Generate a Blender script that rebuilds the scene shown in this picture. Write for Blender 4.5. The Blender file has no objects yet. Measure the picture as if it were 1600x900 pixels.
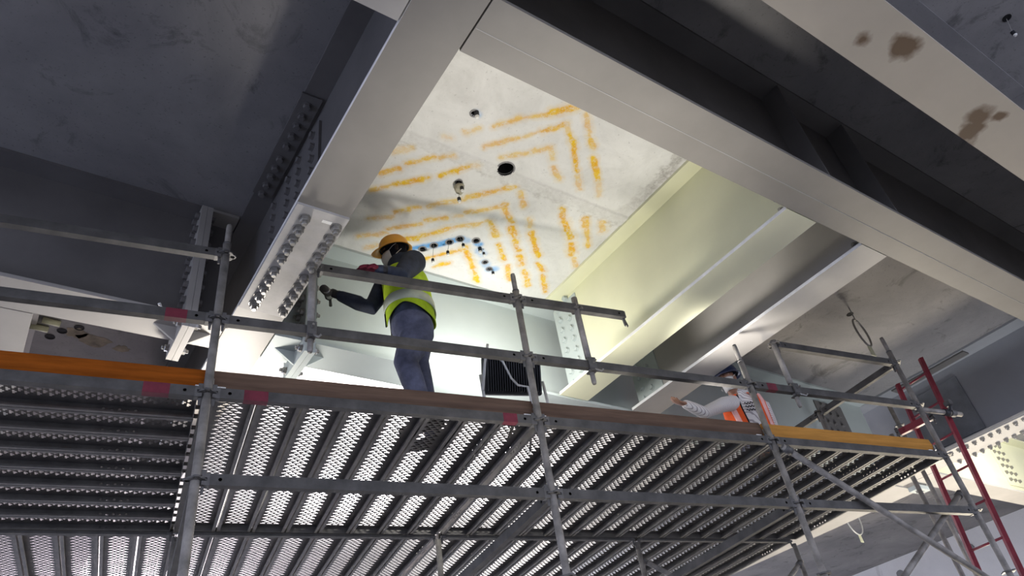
import bpy, bmesh, math, random
import numpy as np
from mathutils import Vector, Matrix
random.seed(7)
SC = bpy.context.scene
COL = SC.collection
CAMZ = 1.6
ANG = math.radians(-9.582)          # scaffold is turned slightly against the girders
SD = Vector((math.cos(ANG), math.sin(ANG), 0)); TD = Vector((-math.sin(ANG), math.cos(ANG), 0)); ZD = Vector((0, 0, 1))
def P(s, t, z): return SD * s + TD * t + Vector((0, 0, z + CAMZ))   # scaffold frame (heights over the camera) to world
def G(x, y, z): return Vector((x, y, z + CAMZ))                     # girder frame to world

# ------------------------------------------------------------------ materials
def mat_base(name):
    m = bpy.data.materials.new(name); m.use_nodes = True
    nt = m.node_tree; b = nt.nodes['Principled BSDF']
    return m, nt, b
def ramp(nt, fac, stops):
    r = nt.nodes.new('ShaderNodeValToRGB'); e = r.color_ramp.elements
    while len(e) < len(stops): e.new(0.5)
    for k, (p, c) in enumerate(stops): e[k].position = p; e[k].color = (*c, 1)
    nt.links.new(fac, r.inputs['Fac']); return r.outputs['Color']
def noise(nt, scale, detail=6, rough=0.6, coord='Object', dist=0.0, scl=None):
    tc = nt.nodes.new('ShaderNodeTexCoord'); n = nt.nodes.new('ShaderNodeTexNoise')
    n.inputs['Scale'].default_value = scale; n.inputs['Detail'].default_value = detail; n.inputs['Roughness'].default_value = rough
    n.inputs['Distortion'].default_value = dist
    if scl:
        mp = nt.nodes.new('ShaderNodeMapping'); mp.inputs['Scale'].default_value = scl
        nt.links.new(tc.outputs[coord], mp.inputs['Vector']); nt.links.new(mp.outputs['Vector'], n.inputs['Vector'])
    else: nt.links.new(tc.outputs[coord], n.inputs['Vector'])
    return n.outputs['Fac']
def bump(nt, b, fac, strength=0.2, dist=0.01):
    bp = nt.nodes.new('ShaderNodeBump'); bp.inputs['Strength'].default_value = strength; bp.inputs['Distance'].default_value = dist
    nt.links.new(fac, bp.inputs['Height']); nt.links.new(bp.outputs['Normal'], b.inputs['Normal'])
def mixc(nt, fac, a, b_, mode='MIX'):
    m = nt.nodes.new('ShaderNodeMix'); m.data_type = 'RGBA'; m.blend_type = mode
    if isinstance(fac, (int, float)): m.inputs['Factor'].default_value = fac
    else: nt.links.new(fac, m.inputs['Factor'])
    for k, v in (('A', a), ('B', b_)):
        s = [i for i in m.inputs if i.name == k and i.type == 'RGBA'][0]
        if isinstance(v, tuple): s.default_value = (*v, 1)
        else: nt.links.new(v, s)
    return [o for o in m.outputs if o.type == 'RGBA'][0]
def math_(nt, op, a, b_=None, clamp=False):
    m = nt.nodes.new('ShaderNodeMath'); m.operation = op; m.use_clamp = clamp
    for k, v in ((0, a), (1, b_)):
        if v is None: continue
        if isinstance(v, (int, float)): m.inputs[k].default_value = v
        else: nt.links.new(v, m.inputs[k])
    return m.outputs[0]
def M(name, c, rough=0.6, metal=0.0, var=0.18, scale=6.0, bumps=0.0, spec=0.3, detail=6, scl=None):
    m, nt, b = mat_base(name)
    f = noise(nt, scale, detail, scl=scl)
    lo = tuple(max(0, x * (1 - var)) for x in c); hi = tuple(min(1, x * (1 + var)) for x in c)
    nt.links.new(ramp(nt, f, [(0.3, lo), (0.7, hi)]), b.inputs['Base Color'])
    b.inputs['Roughness'].default_value = rough; b.inputs['Metallic'].default_value = metal
    b.inputs['Specular IOR Level'].default_value = spec
    if bumps: bump(nt, b, noise(nt, scale * 6, 4), bumps, 0.004)
    return m
MT = {}
MT['paint'] = M('grey_steel_paint', (0.39, 0.372, 0.345), 0.5, 0, 0.10, 1.6, 0.03, 0.35)
MT['paint_dim'] = M('dimmed_steel_paint', (0.225, 0.210, 0.187), 0.5, 0, 0.10, 1.6, 0.03, 0.35)  # darker copy of the grey paint, takes down lamp light by colour
MT['paint_pale'] = M('pale_grey_steel_paint', (0.43, 0.475, 0.465), 0.5, 0, 0.06, 1.2, 0.02, 0.35)
MT['paint_green'] = M('olive_cream_steel_paint', (0.70, 0.69, 0.49), 0.5, 0, 0.05, 1.2, 0.02, 0.35)
MT['lit_edge'] = M('painted_lit_edge', (0.72, 0.71, 0.68), 0.6, 0, 0.12, 12)  # pale strip colour, light on the flange edges painted in
MT['plate'] = M('blasted_splice_steel', (0.40, 0.385, 0.365), 0.6, 0.0, 0.25, 3, 0.04, 0.45)
MT['paint_mid'] = M('mid_grey_steel_paint', (0.30, 0.31, 0.33), 0.55, 0, 0.1, 1.2, 0.03, 0.3)
MT['paint_dark'] = M('shaded_steel_paint', (0.145, 0.138, 0.134), 0.6, 0, 0.2, 1.2, 0.03, 0.3)  # darker copy of the steel paint, shade on webs and top flanges in its colour
MT['zinc_bolt'] = M('zinc_bolt', (0.33, 0.32, 0.30), 0.32, 0.7, 0.25, 40, 0.0, 0.5)
MT['galv'] = M('galvanised_tube', (0.245, 0.228, 0.205), 0.6, 0.25, 0.45, 9, 0.1, 0.4)
MT['galv_dark'] = M('dirty_galvanised_box', (0.074, 0.070, 0.065), 0.6, 0.2, 0.4, 7, 0.1, 0.35)
MT['plank'] = M('galvanised_plank_steel', (0.115, 0.108, 0.10), 0.5, 0.35, 0.4, 5, 0.08, 0.4)
MT['cast'] = M('cast_wedge_steel', (0.11, 0.105, 0.1), 0.55, 0.3, 0.4, 14, 0.1, 0.4)
MT['red_paint'] = M('dark_red_band_paint', (0.13, 0.018, 0.03), 0.6, 0, 0.3, 12, 0.05)
MT['ladder_red'] = M('red_ladder_paint', (0.22, 0.025, 0.04), 0.45, 0.1, 0.3, 6, 0.05, 0.45)
MT['board'] = M('rust_brown_board', (0.24, 0.062, 0.006), 0.85, 0, 0.3, 3, 0.1, 0.1, scl=(1, 12, 12))
MT['board_grey'] = M('grey_brown_board', (0.125, 0.080, 0.055), 0.85, 0, 0.25, 3, 0.1, 0.1, scl=(1, 12, 12))
MT['board_ochre'] = M('ochre_board', (0.46, 0.22, 0.05), 0.85, 0, 0.2, 3, 0.1, 0.1, scl=(1, 12, 12))
MT['black'] = M('black_cavity', (0.008, 0.008, 0.009), 0.9, 0, 0.1)
MT['black_plastic'] = M('black_housing', (0.025, 0.026, 0.03), 0.5, 0, 0.2, 8)
MT['white_plug'] = M('white_plastic', (0.75, 0.74, 0.7), 0.5, 0, 0.08, 20)
MT['cable'] = M('pale_grey_cable', (0.55, 0.55, 0.53), 0.5, 0, 0.1, 20)
MT['wire'] = M('thin_steel_wire', (0.3, 0.29, 0.27), 0.5, 0.4, 0.1, 20)
MT['beige_rag'] = M('beige_foam', (0.5, 0.47, 0.36), 0.9, 0, 0.2, 40, 0.2)
MT['helmet'] = M('orange_helmet_shell', (1.0, 0.43, 0.03), 0.35, 0, 0.08, 8, 0, 0.5)
MT['helmet_blue'] = M('navy_helmet_shell', (0.012, 0.03, 0.10), 0.35, 0, 0.1, 8, 0, 0.5)
MT['navy'] = M('navy_jacket_cloth', (0.036, 0.044, 0.068), 0.8, 0, 0.35, 14, 0.3, 0.25)
MT['denim'] = M('grey_blue_trouser_cloth', (0.085, 0.09, 0.13), 0.85, 0, 0.35, 12, 0.35, 0.2)
MT['lime'] = M('lime_vest_cloth', (0.52, 0.72, 0.03), 0.75, 0, 0.15, 14, 0.25, 0.2)
MT['reflect'] = M('silver_reflective_tape', (0.50, 0.54, 0.42), 0.45, 0.1, 0.12, 18, 0.15, 0.5)
MT['orange'] = M('orange_vest_cloth', (0.95, 0.13, 0.03), 0.75, 0, 0.15, 14, 0.25, 0.2)
MT['pink_tape'] = M('pale_pink_reflective_tape', (0.95, 0.50, 0.46), 0.45, 0.0, 0.1, 18, 0.15, 0.5)
MT['dark_cloth'] = M('black_cloth', (0.012, 0.012, 0.016), 0.85, 0, 0.3, 20, 0.2, 0.2)
MT['glove_red'] = M('red_glove_knit', (0.12, 0.014, 0.028), 0.85, 0, 0.3, 60, 0.3, 0.2)
MT['glove_black'] = M('black_glove_rubber', (0.02, 0.019, 0.022), 0.6, 0, 0.4, 60, 0.2, 0.3)
MT['mask'] = M('white_mask_fibre', (0.72, 0.69, 0.64), 0.85, 0, 0.06, 30, 0.1, 0.2)
MT['skin'] = M('brown_skin', (0.36, 0.19, 0.12), 0.55, 0, 0.1, 10, 0.05, 0.35)
MT['skin_dark'] = M('dark_skin', (0.05, 0.03, 0.022), 0.55, 0, 0.15, 10, 0.05, 0.35)
MT['boot'] = M('black_boot_leather', (0.02, 0.018, 0.016), 0.55, 0, 0.3, 20, 0.1, 0.35)
MT['tape_tag'] = M('pale_yellow_tag', (0.6, 0.6, 0.42), 0.6, 0, 0.08, 20)
# striped shirt
m, nt, b = mat_base('white_striped_shirt')
tc = nt.nodes.new('ShaderNodeTexCoord'); w = nt.nodes.new('ShaderNodeTexWave'); w.inputs['Scale'].default_value = 24; w.inputs['Distortion'].default_value = 1.6; w.inputs['Detail'].default_value = 1
w.bands_direction = 'DIAGONAL'
nt.links.new(tc.outputs['Object'], w.inputs['Vector'])
nt.links.new(ramp(nt, w.outputs['Fac'], [(0.05, (0.38, 0.34, 0.34)), (0.3, (0.78, 0.75, 0.72))]), b.inputs['Base Color']); b.inputs['Roughness'].default_value = 0.85
MT['shirt'] = m
# concrete soffit, dark and weathered
def concrete(name, lo, mid, hi, scale, smudge=(0.03, 0.029, 0.03), amount=0.5):
    m, nt, b = mat_base(name)
    f = noise(nt, scale, 10, 0.65, dist=0.4)
    c = ramp(nt, f, [(0.3, lo), (0.52, mid), (0.72, hi)])
    g = noise(nt, scale * 2.4, 8, 0.7, dist=1.2)
    gm = ramp(nt, g, [(0.56, (0, 0, 0)), (0.68, (amount,) * 3)])
    c = mixc(nt, gm, c, smudge)
    p = noise(nt, 60, 3, 0.5); pm = ramp(nt, p, [(0.28, (0.6,) * 3), (0.36, (0, 0, 0))])
    c = mixc(nt, pm, c, tuple(x * 0.5 for x in mid))
    nt.links.new(c, b.inputs['Base Color']); b.inputs['Roughness'].default_value = 0.85; b.inputs['Specular IOR Level'].default_value = 0.2
    bump(nt, b, noise(nt, 30, 8, 0.7), 0.25, 0.004)
    return m
MT['soffit'] = concrete('dark_concrete_soffit', (0.19, 0.185, 0.19), (0.25, 0.242, 0.242), (0.315, 0.303, 0.297), 0.9)
MT['floor'] = concrete('site_floor_concrete', (0.30, 0.29, 0.28), (0.36, 0.35, 0.34), (0.42, 0.41, 0.40), 0.5)
MT['lit_soffit'] = concrete('lit_concrete_soffit', (0.43, 0.42, 0.40), (0.50, 0.49, 0.47), (0.57, 0.56, 0.54), 1.5, (.3, .29, .28), .4)  # paler copy of the slab concrete, brightness of the lit bays in its colour
# wall: board-marked concrete with tie-hole stains
m = concrete('formed_wall_concrete', (0.54, 0.54, 0.555), (0.62, 0.62, 0.64), (0.68, 0.68, 0.70), 0.35, (0.2, 0.2, 0.21), 0.6)
MT['wallc'] = m
# bright clean soffit panel with spray paint held in a mesh attribute
m, nt, b = mat_base('sprayed_pale_concrete')
f = noise(nt, 3.0, 10, 0.7, dist=0.5); c = ramp(nt, f, [(0.3, (0.57, 0.56, 0.535)), (0.5, (0.66, 0.65, 0.625)), (0.7, (0.73, 0.72, 0.695))])
sp = noise(nt, 45, 5, 0.7); spm = ramp(nt, sp, [(0.30, (0.55,) * 3), (0.38, (0, 0, 0))]); c = mixc(nt, spm, c, (0.30, 0.29, 0.27))
at = nt.nodes.new('ShaderNodeAttribute'); at.attribute_name = 'paint'; se = nt.nodes.new('ShaderNodeSeparateColor'); nt.links.new(at.outputs['Color'], se.inputs['Color'])
gr = noise(nt, 26, 6, 0.75)
c = mixc(nt, math_(nt, 'MULTIPLY', se.outputs['Blue'], math_(nt, 'MULTIPLY', math_(nt, 'SUBTRACT', gr, 0.32), 3.0, True), True), c, (0.30, 0.275, 0.255))
yn = math_(nt, 'MULTIPLY', math_(nt, 'SUBTRACT', gr, 0.24), 3.4, True)
yf = math_(nt, 'MULTIPLY', se.outputs['Red'], yn, True)
ycol = ramp(nt, noise(nt, 9, 3), [(0.35, (0.66, 0.34, 0.03)), (0.6, (0.70, 0.45, 0.025))])
c = mixc(nt, yf, c, ycol)
bf = math_(nt, 'MULTIPLY', se.outputs['Green'], math_(nt, 'ADD', math_(nt, 'MULTIPLY', yn, 0.6), 0.4), True)
c = mixc(nt, bf, c, (0.08, 0.32, 0.66))
nt.links.new(c, b.inputs['Base Color']); b.inputs['Roughness'].default_value = 0.85; b.inputs['Specular IOR Level'].default_value = 0.2
bump(nt, b, noise(nt, 40, 8, 0.75), 0.3, 0.004)
MT['panel'] = m
# girder with weld burns: brown scorch marks at two places along it
m, nt, b = mat_base('scorched_steel_paint')
base = ramp(nt, noise(nt, 1.6, 6), [(0.3, (0.40, 0.36, 0.295)), (0.7, (0.46, 0.415, 0.34))])
geo = nt.nodes.new('ShaderNodeNewGeometry'); wob = nt.nodes.new('ShaderNodeTexNoise'); wob.inputs['Scale'].default_value = 9; wob.inputs['Detail'].default_value = 6
nt.links.new(geo.outputs['Position'], wob.inputs['Vector'])
tot = None
for (x, y, r, sx, sy) in [(3.52, 0.50, 0.075, 1.0, 0.7), (3.25, 0.60, 0.07, 1.9, 0.55), (4.47, 0.56, 0.09, 1.4, 0.6), (4.60, 0.50, 0.06, 1.6, 0.6), (4.55, 0.66, 0.06, 0.8, 1.2)]:
    vs = nt.nodes.new('ShaderNodeVectorMath'); vs.operation = 'SUBTRACT'; nt.links.new(geo.outputs['Position'], vs.inputs[0]); vs.inputs[1].default_value = (x, y, 3.2 + CAMZ)
    vm = nt.nodes.new('ShaderNodeVectorMath'); vm.operation = 'MULTIPLY'; nt.links.new(vs.outputs[0], vm.inputs[0]); vm.inputs[1].default_value = (sx, 1 / sy, 0)
    vl = nt.nodes.new('ShaderNodeVectorMath'); vl.operation = 'LENGTH'; nt.links.new(vm.outputs[0], vl.inputs[0])
    d = math_(nt, 'ADD', vl.outputs['Value'], math_(nt, 'MULTIPLY', math_(nt, 'SUBTRACT', wob.outputs['Fac'], 0.5), 0.22))
    k = math_(nt, 'SUBTRACT', 1.0, math_(nt, 'DIVIDE', d, r * 1.75), True)
    tot = k if tot is None else math_(nt, 'MAXIMUM', tot, k)
c = mixc(nt, math_(nt, 'MULTIPLY', tot, 1.7, True), base, (0.10, 0.055, 0.025))
nt.links.new(c, b.inputs['Base Color']); b.inputs['Roughness'].default_value = 0.55
MT['scorched'] = m
def emit(name, c, s):
    m, nt, b = mat_base(name); b.inputs['Base Color'].default_value = (*c, 1); b.inputs['Emission Color'].default_value = (*c, 1); b.inputs['Emission Strength'].default_value = s; return m
MT['lens'] = emit('floodlight_lens', (1, 0.98, 0.92), 12)

# ------------------------------------------------------------------ mesh helpers
def mesh_obj(name, bm, mat, parent=None, smooth=False, loc=None):
    me = bpy.data.meshes.new(name); bm.normal_update(); bm.to_mesh(me); bm.free()
    if smooth:
        for p in me.polygons: p.use_smooth = True
    me.materials.append(MT[mat] if isinstance(mat, str) else mat)
    o = bpy.data.objects.new(name, me); COL.objects.link(o)
    if parent is not None: o.parent = parent
    if loc is not None: o.location = loc
    return o
def copy_obj(me, name, parent, loc=(0, 0, 0), rot=None):
    o = bpy.data.objects.new(name, me); COL.objects.link(o); o.parent = parent; o.location = loc
    if rot is not None: o.rotation_euler = rot
    return o
def tag(o, label, cat, group=None, kind=None):
    if label: o['label'] = label
    if cat: o['category'] = cat
    if group: o['group'] = group
    if kind: o['kind'] = kind
    return o
def thing(name, label, cat, loc=(0, 0, 0), rot=(0, 0, 0), group=None):
    o = bpy.data.objects.new(name, None); COL.objects.link(o); o.location = loc; o.rotation_euler = rot; o.empty_display_size = 0.1
    return tag(o, label, cat, group)
def struct(name, bm, mat):
    o = mesh_obj(name, bm, mat); o['kind'] = 'structure'; return o
def box(bm, a, b_):
    (x0, y0, z0), (x1, y1, z1) = a, b_
    v = [bm.verts.new(p) for p in ((x0,y0,z0),(x1,y0,z0),(x1,y1,z0),(x0,y1,z0),(x0,y0,z1),(x1,y0,z1),(x1,y1,z1),(x0,y1,z1))]
    for f in ((3,2,1,0),(4,5,6,7),(0,1,5,4),(1,2,6,5),(2,3,7,6),(3,0,4,7)): bm.faces.new([v[i] for i in f])
    return v
def bev(bm, w=0.003, seg=1):
    bmesh.ops.bevel(bm, geom=list(bm.edges), offset=w, segments=seg, affect='EDGES', profile=0.5)
def frame(d, ref=None):
    d = d.normalized()
    if ref is None: ref = Vector((0, 0, 1)) if abs(d.z) < 0.9 else Vector((1, 0, 0))
    a = (ref - d * ref.dot(d))
    if a.length < 1e-5: a = Vector((1, 0, 0)) - d * d.x
    a.normalize(); return a, d.cross(a)
def tube(bm, pts, rads, seg=12, ref=None, cap=True, round_=False):
    """rings along pts; a radius is a number or (along ref, across)"""
    pts = [Vector(p) for p in pts]; n = len(pts)
    if isinstance(rads, (int, float)) or (isinstance(rads, tuple) and len(rads) == 2): rads = [rads] * n
    rads = [(r, r) if isinstance(r, (int, float)) else r for r in rads]
    tan = [(pts[min(i + 1, n - 1)] - pts[max(i - 1, 0)]) for i in range(n)]
    if round_:
        t0, t1 = tan[0].normalized(), tan[-1].normalized()
        def cp(c, t, r, sg):
            e = min(r); return [(c + t * (sg * e * math.sin(a)), (r[0] * math.cos(a), r[1] * math.cos(a))) for a in (0.5, 1.0, 1.4)]
        A = cp(pts[0], t0, rads[0], -1)[::-1]; B = cp(pts[-1], t1, rads[-1], 1)
        pts = [p for p, _ in A] + pts + [p for p, _ in B]; rads = [r for _, r in A] + rads + [r for _, r in B]
        tan = [t0] * 3 + tan + [t1] * 3; n = len(pts)
    rings = []; pa = None
    for i in range(n):
        if ref is not None: a, b_ = frame(tan[i], Vector(ref))
        elif pa is None: a, b_ = frame(tan[i])
        else: a, b_ = frame(tan[i], pa)
        pa = a
        rings.append([bm.verts.new(pts[i] + a * (rads[i][0] * math.cos(2 * math.pi * k / seg)) + b_ * (rads[i][1] * math.sin(2 * math.pi * k / seg))) for k in range(seg)])
    for i in range(n - 1):
        for k in range(seg):
            bm.faces.new((rings[i][k], rings[i][(k + 1) % seg], rings[i + 1][(k + 1) % seg], rings[i + 1][k]))
    if cap:
        bm.faces.new(rings[0][::-1]); bm.faces.new(rings[-1])
    return rings
def pipe(bm, p, q, r, wall=0.003, seg=16):
    """hollow tube, open ended"""
    p, q = Vector(p), Vector(q); a, b_ = frame(q - p); R = []
    for c, rr in ((p, r), (q, r), (q, r - wall), (p, r - wall)):
        R.append([bm.verts.new(c + a * (rr * math.cos(2 * math.pi * k / seg)) + b_ * (rr * math.sin(2 * math.pi * k / seg))) for k in range(seg)])
    for i in range(4):
        for k in range(seg):
            bm.faces.new((R[i][k], R[i][(k + 1) % seg], R[(i + 1) % 4][(k + 1) % seg], R[(i + 1) % 4][k]))
def lathe(bm, prof, seg=24, c=(0, 0, 0), close=False):
    c = Vector(c); R = []
    for r, z in prof: R.append([bm.verts.new(c + Vector((r * math.cos(2 * math.pi * k / seg), r * math.sin(2 * math.pi * k / seg), z))) for k in range(seg)])
    for i in range(len(R) - 1):
        for k in range(seg): bm.faces.new((R[i][k], R[i][(k + 1) % seg], R[i + 1][(k + 1) % seg], R[i + 1][k]))
    if close: bm.faces.new(R[0][::-1]); bm.faces.new(R[-1])
    return R
def prism(bm, poly, vec):
    a = [bm.verts.new(p) for p in poly]; b_ = [bm.verts.new(Vector(p) + Vector(vec)) for p in poly]; n = len(a)
    bm.faces.new(a[::-1]); bm.faces.new(b_)
    for k in range(n): bm.faces.new((a[k], a[(k + 1) % n], b_[(k + 1) % n], b_[k]))
def cell_round(bm, fn, x0, x1, y0, y1, cx, cy, r, depth=None):
    """flat cell with a round hole"""
    out = [(x0,y0),((x0+x1)/2,y0),(x1,y0),(x1,(y0+y1)/2),(x1,y1),((x0+x1)/2,y1),(x0,y1),(x0,(y0+y1)/2)]
    o = [bm.verts.new(fn(*p)) for p in out]
    i = [bm.verts.new(fn(cx + r * math.cos(math.radians(225 + 45 * k)), cy + r * math.sin(math.radians(225 + 45 * k)))) for k in range(8)]
    for k in range(8): bm.faces.new((o[k], o[(k + 1) % 8], i[(k + 1) % 8], i[k]))
def quad(bm, fn, x0, x1, y0, y1): bm.faces.new([bm.verts.new(fn(*p)) for p in ((x0,y0),(x1,y0),(x1,y1),(x0,y1))])

# bolt meshes, axis +Z pointing away from the plate they sit on
def bolt_mesh(name, nut):
    bm = bmesh.new()
    tube(bm, [(0,0,0),(0,0,0.006)], 0.031, 20)
    hx = []
    for z, r in ((0.006, 0.0265), (0.026, 0.0265), (0.030, 0.022)):
        hx.append([bm.verts.new((r * math.cos(math.pi / 3 * k + .3), r * math.sin(math.pi / 3 * k + .3), z)) for k in range(6)])
    for i in range(2):
        for k in range(6): bm.faces.new((hx[i][k], hx[i][(k+1)%6], hx[i+1][(k+1)%6], hx[i+1][k]))
    bm.faces.new(hx[2])
    if nut:
        tube(bm, [(0,0,0.028),(0,0,0.046),(0,0,0.049)], [0.0145,0.0145,0.012], 12)
    me = bpy.data.meshes.new(name); bm.to_mesh(me); bm.free(); me.materials.append(MT['zinc_bolt']); return me
NUT = bolt_mesh('bolt', True); HEX = bolt_mesh('bolt', False)
def variant(src, mat, sc):
    me = src.copy(); me.materials.clear(); me.materials.append(MT[mat]); me.transform(Matrix.Scale(sc, 4)); return me
NUTL = variant(NUT, 'zinc_bolt', 1.22); HEXD = variant(HEX, 'paint_dark', 1); HEXP = variant(HEX, 'paint_pale', 1.05)
DOWN = (math.pi, 0, 0); XM = (0, -math.pi / 2, 0); XP = (0, math.pi / 2, 0); YM = (math.pi / 2, 0, 0)

# ------------------------------------------------------------------ the setting
ZS = 4.26                                                     # slab soffit over the camera
PX0, PX1, PY0, PY1 = 1.24, 4.05, 1.58, 4.52                   # pale panel between the girders
bm = bmesh.new()
Z0, Z1, Z2 = ZS + CAMZ, ZS + CAMZ + 0.2, ZS + CAMZ + 0.5
box(bm, (-9, -5, Z1), (19, 16, Z2))
for a, b_ in (((-9,-5,Z0),(PX0,16,Z1)), ((PX1,-5,Z0),(19,PY1,Z1)), ((10.5,PY1,Z0),(19,16,Z1)), ((PX0,-5,Z0),(PX1,PY0,Z1)), ((PX1,-5,Z0),(PX1+.001,PY1,Z1))): box(bm, a, b_)
ceiling = struct('ceiling', bm, 'soffit')
bm = bmesh.new(); box(bm, (PX0, PY1, Z0 + .0005), (10.5, 16, Z1)); struct('ceiling', bm, 'lit_soffit')
bm = bmesh.new(); box(bm, (-16, -14, -0.2), (22, 22, 0)); struct('floor', bm, 'floor')
bm = bmesh.new(); box(bm, (18.3, -5, 0), (18.8, 16, Z0)); 
wall = struct('wall_right', bm, 'wallc')
# tie-hole patches and pour lines on the wall
bm = bmesh.new()
for k in range(4):
    for y in (0.5, 2.3, 4.1, 5.9, 7.7, 9.5):
        R = []
        for q in range(10): R.append((18.285, y + 0.10 * math.cos(q * 0.628) * random.uniform(.8, 1.1), 2.2 + k * 1.1 + 0.10 * math.sin(q * 0.628)))
        prism(bm, R, (0.02, 0, 0))
ps = mesh_obj('tie_hole_patch', bm, M('tie_patch_mortar', (0.2, 0.2, 0.205), 0.9), wall); ps['kind'] = 'stuff'
# pale panel grid with paint
h = 0.01
xs = np.arange(PX0, PX1 + h / 2, h); ys = np.arange(PY0, PY1 + h / 2, h); nx, ny = len(xs), len(ys)
XX, YY = np.meshgrid(xs, ys, indexing='ij')
def seg_d(ax, ay, bx, by):
    dx, dy = bx - ax, by - ay; L = dx * dx + dy * dy
    t = np.clip(((XX - ax) * dx + (YY - ay) * dy) / L, 0, 1)
    return np.hypot(XX - ax - t * dx, YY - ay - t * dy)
DASH = [(2.181, 2.842, 2.246, 2.764, 0.033, 0.600), (2.057, 2.955, 2.113, 2.947, 0.033, 0.400), (1.786, 3.244, 1.884, 3.160, 0.033, 0.550), (1.931, 3.315, 2.091, 3.156, 0.033, 0.900), (2.124, 3.140, 2.205, 3.078, 0.033, 0.700), (1.787, 3.489, 1.890, 3.387, 0.033, 0.900), (1.938, 3.552, 2.145, 3.371, 0.033, 1.000), (2.224, 3.305, 2.368, 3.129, 0.033, 1.000), (2.381, 3.101, 2.434, 3.082, 0.033, 0.500), (1.799, 3.689, 1.917, 3.577, 0.033, 0.800), (2.342, 2.699, 2.488, 2.539, 0.033, 0.800), (2.488, 2.539, 2.634, 2.431, 0.033, 0.800), (2.655, 2.394, 2.793, 2.264, 0.045, 1.000), (2.376, 2.892, 2.569, 2.707, 0.033, 0.750), (2.594, 2.681, 2.692, 2.572, 0.023, 0.600), (2.692, 2.572, 2.809, 2.454, 0.033, 0.900), (2.556, 2.933, 2.708, 2.813, 0.033, 0.650), (2.708, 2.813, 2.854, 2.667, 0.033, 0.700), (2.854, 2.667, 2.940, 2.768, 0.033, 0.600), (2.994, 2.829, 3.126, 2.925, 0.033, 0.750), (2.822, 2.423, 2.889, 2.479, 0.033, 0.600), (2.914, 2.494, 3.034, 2.596, 0.033, 1.000), (3.032, 2.608, 3.195, 2.772, 0.028, 1.000), (3.230, 2.814, 3.345, 2.927, 0.033, 0.600), (2.902, 2.280, 3.043, 2.408, 0.033, 0.700), (3.059, 2.435, 3.163, 2.517, 0.033, 0.900), (3.229, 2.599, 3.421, 2.774, 0.033, 1.000), (3.439, 2.788, 3.554, 2.917, 0.033, 0.450), (2.576, 3.386, 2.830, 3.151, 0.033, 0.900), (2.913, 3.184, 3.026, 3.308, 0.033, 0.750), (2.678, 3.554, 2.874, 3.365, 0.033, 0.800), (2.859, 3.372, 3.040, 3.523, 0.033, 0.900), (3.074, 3.574, 3.165, 3.655, 0.040, 1.000), (3.198, 3.704, 3.306, 3.793, 0.033, 1.000), (3.360, 3.861, 3.446, 3.952, 0.040, 1.000), (3.523, 4.016, 3.682, 4.193, 0.033, 1.000), (2.759, 3.689, 2.836, 3.592, 0.033, 0.700), (2.874, 3.600, 3.018, 3.722, 0.040, 0.900), (3.098, 3.816, 3.260, 3.970, 0.033, 1.000), (3.331, 4.023, 3.463, 4.192, 0.033, 0.900), (3.080, 4.220, 3.201, 4.343, 0.033, 1.000), (3.159, 3.414, 3.223, 3.496, 0.033, 0.600), (3.274, 3.549, 3.520, 3.789, 0.038, 1.000), (3.579, 3.883, 3.691, 3.950, 0.033, 1.000), (3.724, 4.004, 3.895, 4.199, 0.033, 0.950), (3.347, 3.186, 3.440, 3.282, 0.033, 0.900), (3.465, 3.306, 3.661, 3.459, 0.046, 1.000), (3.701, 3.522, 3.801, 3.633, 0.050, 1.000), (3.852, 3.670, 3.942, 3.761, 0.033, 0.700), (3.620, 3.198, 3.683, 3.268, 0.040, 0.900), (3.715, 3.308, 3.785, 3.388, 0.033, 0.800), (3.799, 3.396, 3.866, 3.486, 0.033, 0.900), (3.791, 3.172, 3.873, 3.254, 0.043, 0.700), (2.082, 3.827, 2.239, 3.690, 0.033, 0.850), (2.301, 3.649, 2.373, 3.573, 0.033, 0.700), (2.400, 3.556, 2.527, 3.459, 0.033, 0.700), (2.541, 3.419, 2.652, 3.317, 0.033, 0.800), (1.927, 3.992, 2.070, 3.891, 0.033, 0.600), (2.120, 4.030, 2.344, 3.865, 0.033, 0.800), (2.363, 3.809, 2.497, 3.707, 0.033, 0.850), (2.556, 3.658, 2.609, 3.629, 0.033, 0.500), (2.619, 3.582, 2.700, 3.518, 0.033, 0.750), (1.933, 4.222, 2.124, 4.099, 0.033, 0.700), (2.315, 4.082, 2.396, 4.035, 0.043, 1.000), (2.417, 4.004, 2.572, 3.829, 0.040, 0.950), (2.568, 3.822, 2.802, 3.643, 0.033, 0.750), (2.062, 4.324, 2.133, 4.256, 0.033, 0.700), (2.594, 4.240, 2.815, 4.020, 0.033, 1.000), (2.709, 4.325, 2.760, 4.257, 0.020, 0.800), (2.760, 4.257, 2.813, 4.214, 0.033, 1.000), (2.837, 3.963, 3.048, 4.179, 0.038, 1.000)]
BLUE = [(2.428, 4.168, 2.581, 4.051, 0.042, 1.000), (2.581, 4.051, 2.675, 3.953, 0.042, 1.000), (2.675, 3.953, 2.756, 3.880, 0.042, 0.900), (2.760, 3.887, 2.810, 3.882, 0.046, 0.500), (2.910, 3.883, 2.940, 3.878, 0.042, 0.950), (2.975, 3.957, 3.025, 3.973, 0.056, 0.450), (3.108, 4.073, 3.144, 4.096, 0.056, 0.500), (3.200, 4.142, 3.240, 4.114, 0.049, 0.700), (2.158, 2.656, 2.180, 2.664, 0.042, 0.450)]
rng = np.random.default_rng(3)
def wob(scale):
    g = rng.normal(size=(int(nx * h / scale) + 3, int(ny * h / scale) + 3)); i = (XX - PX0) / scale; j = (YY - PY0) / scale
    a = i.astype(int); b_ = j.astype(int); u = i - a; v = j - b_
    return (g[a,b_]*(1-u)*(1-v)+g[a+1,b_]*u*(1-v)+g[a,b_+1]*(1-u)*v+g[a+1,b_+1]*u*v)
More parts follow.
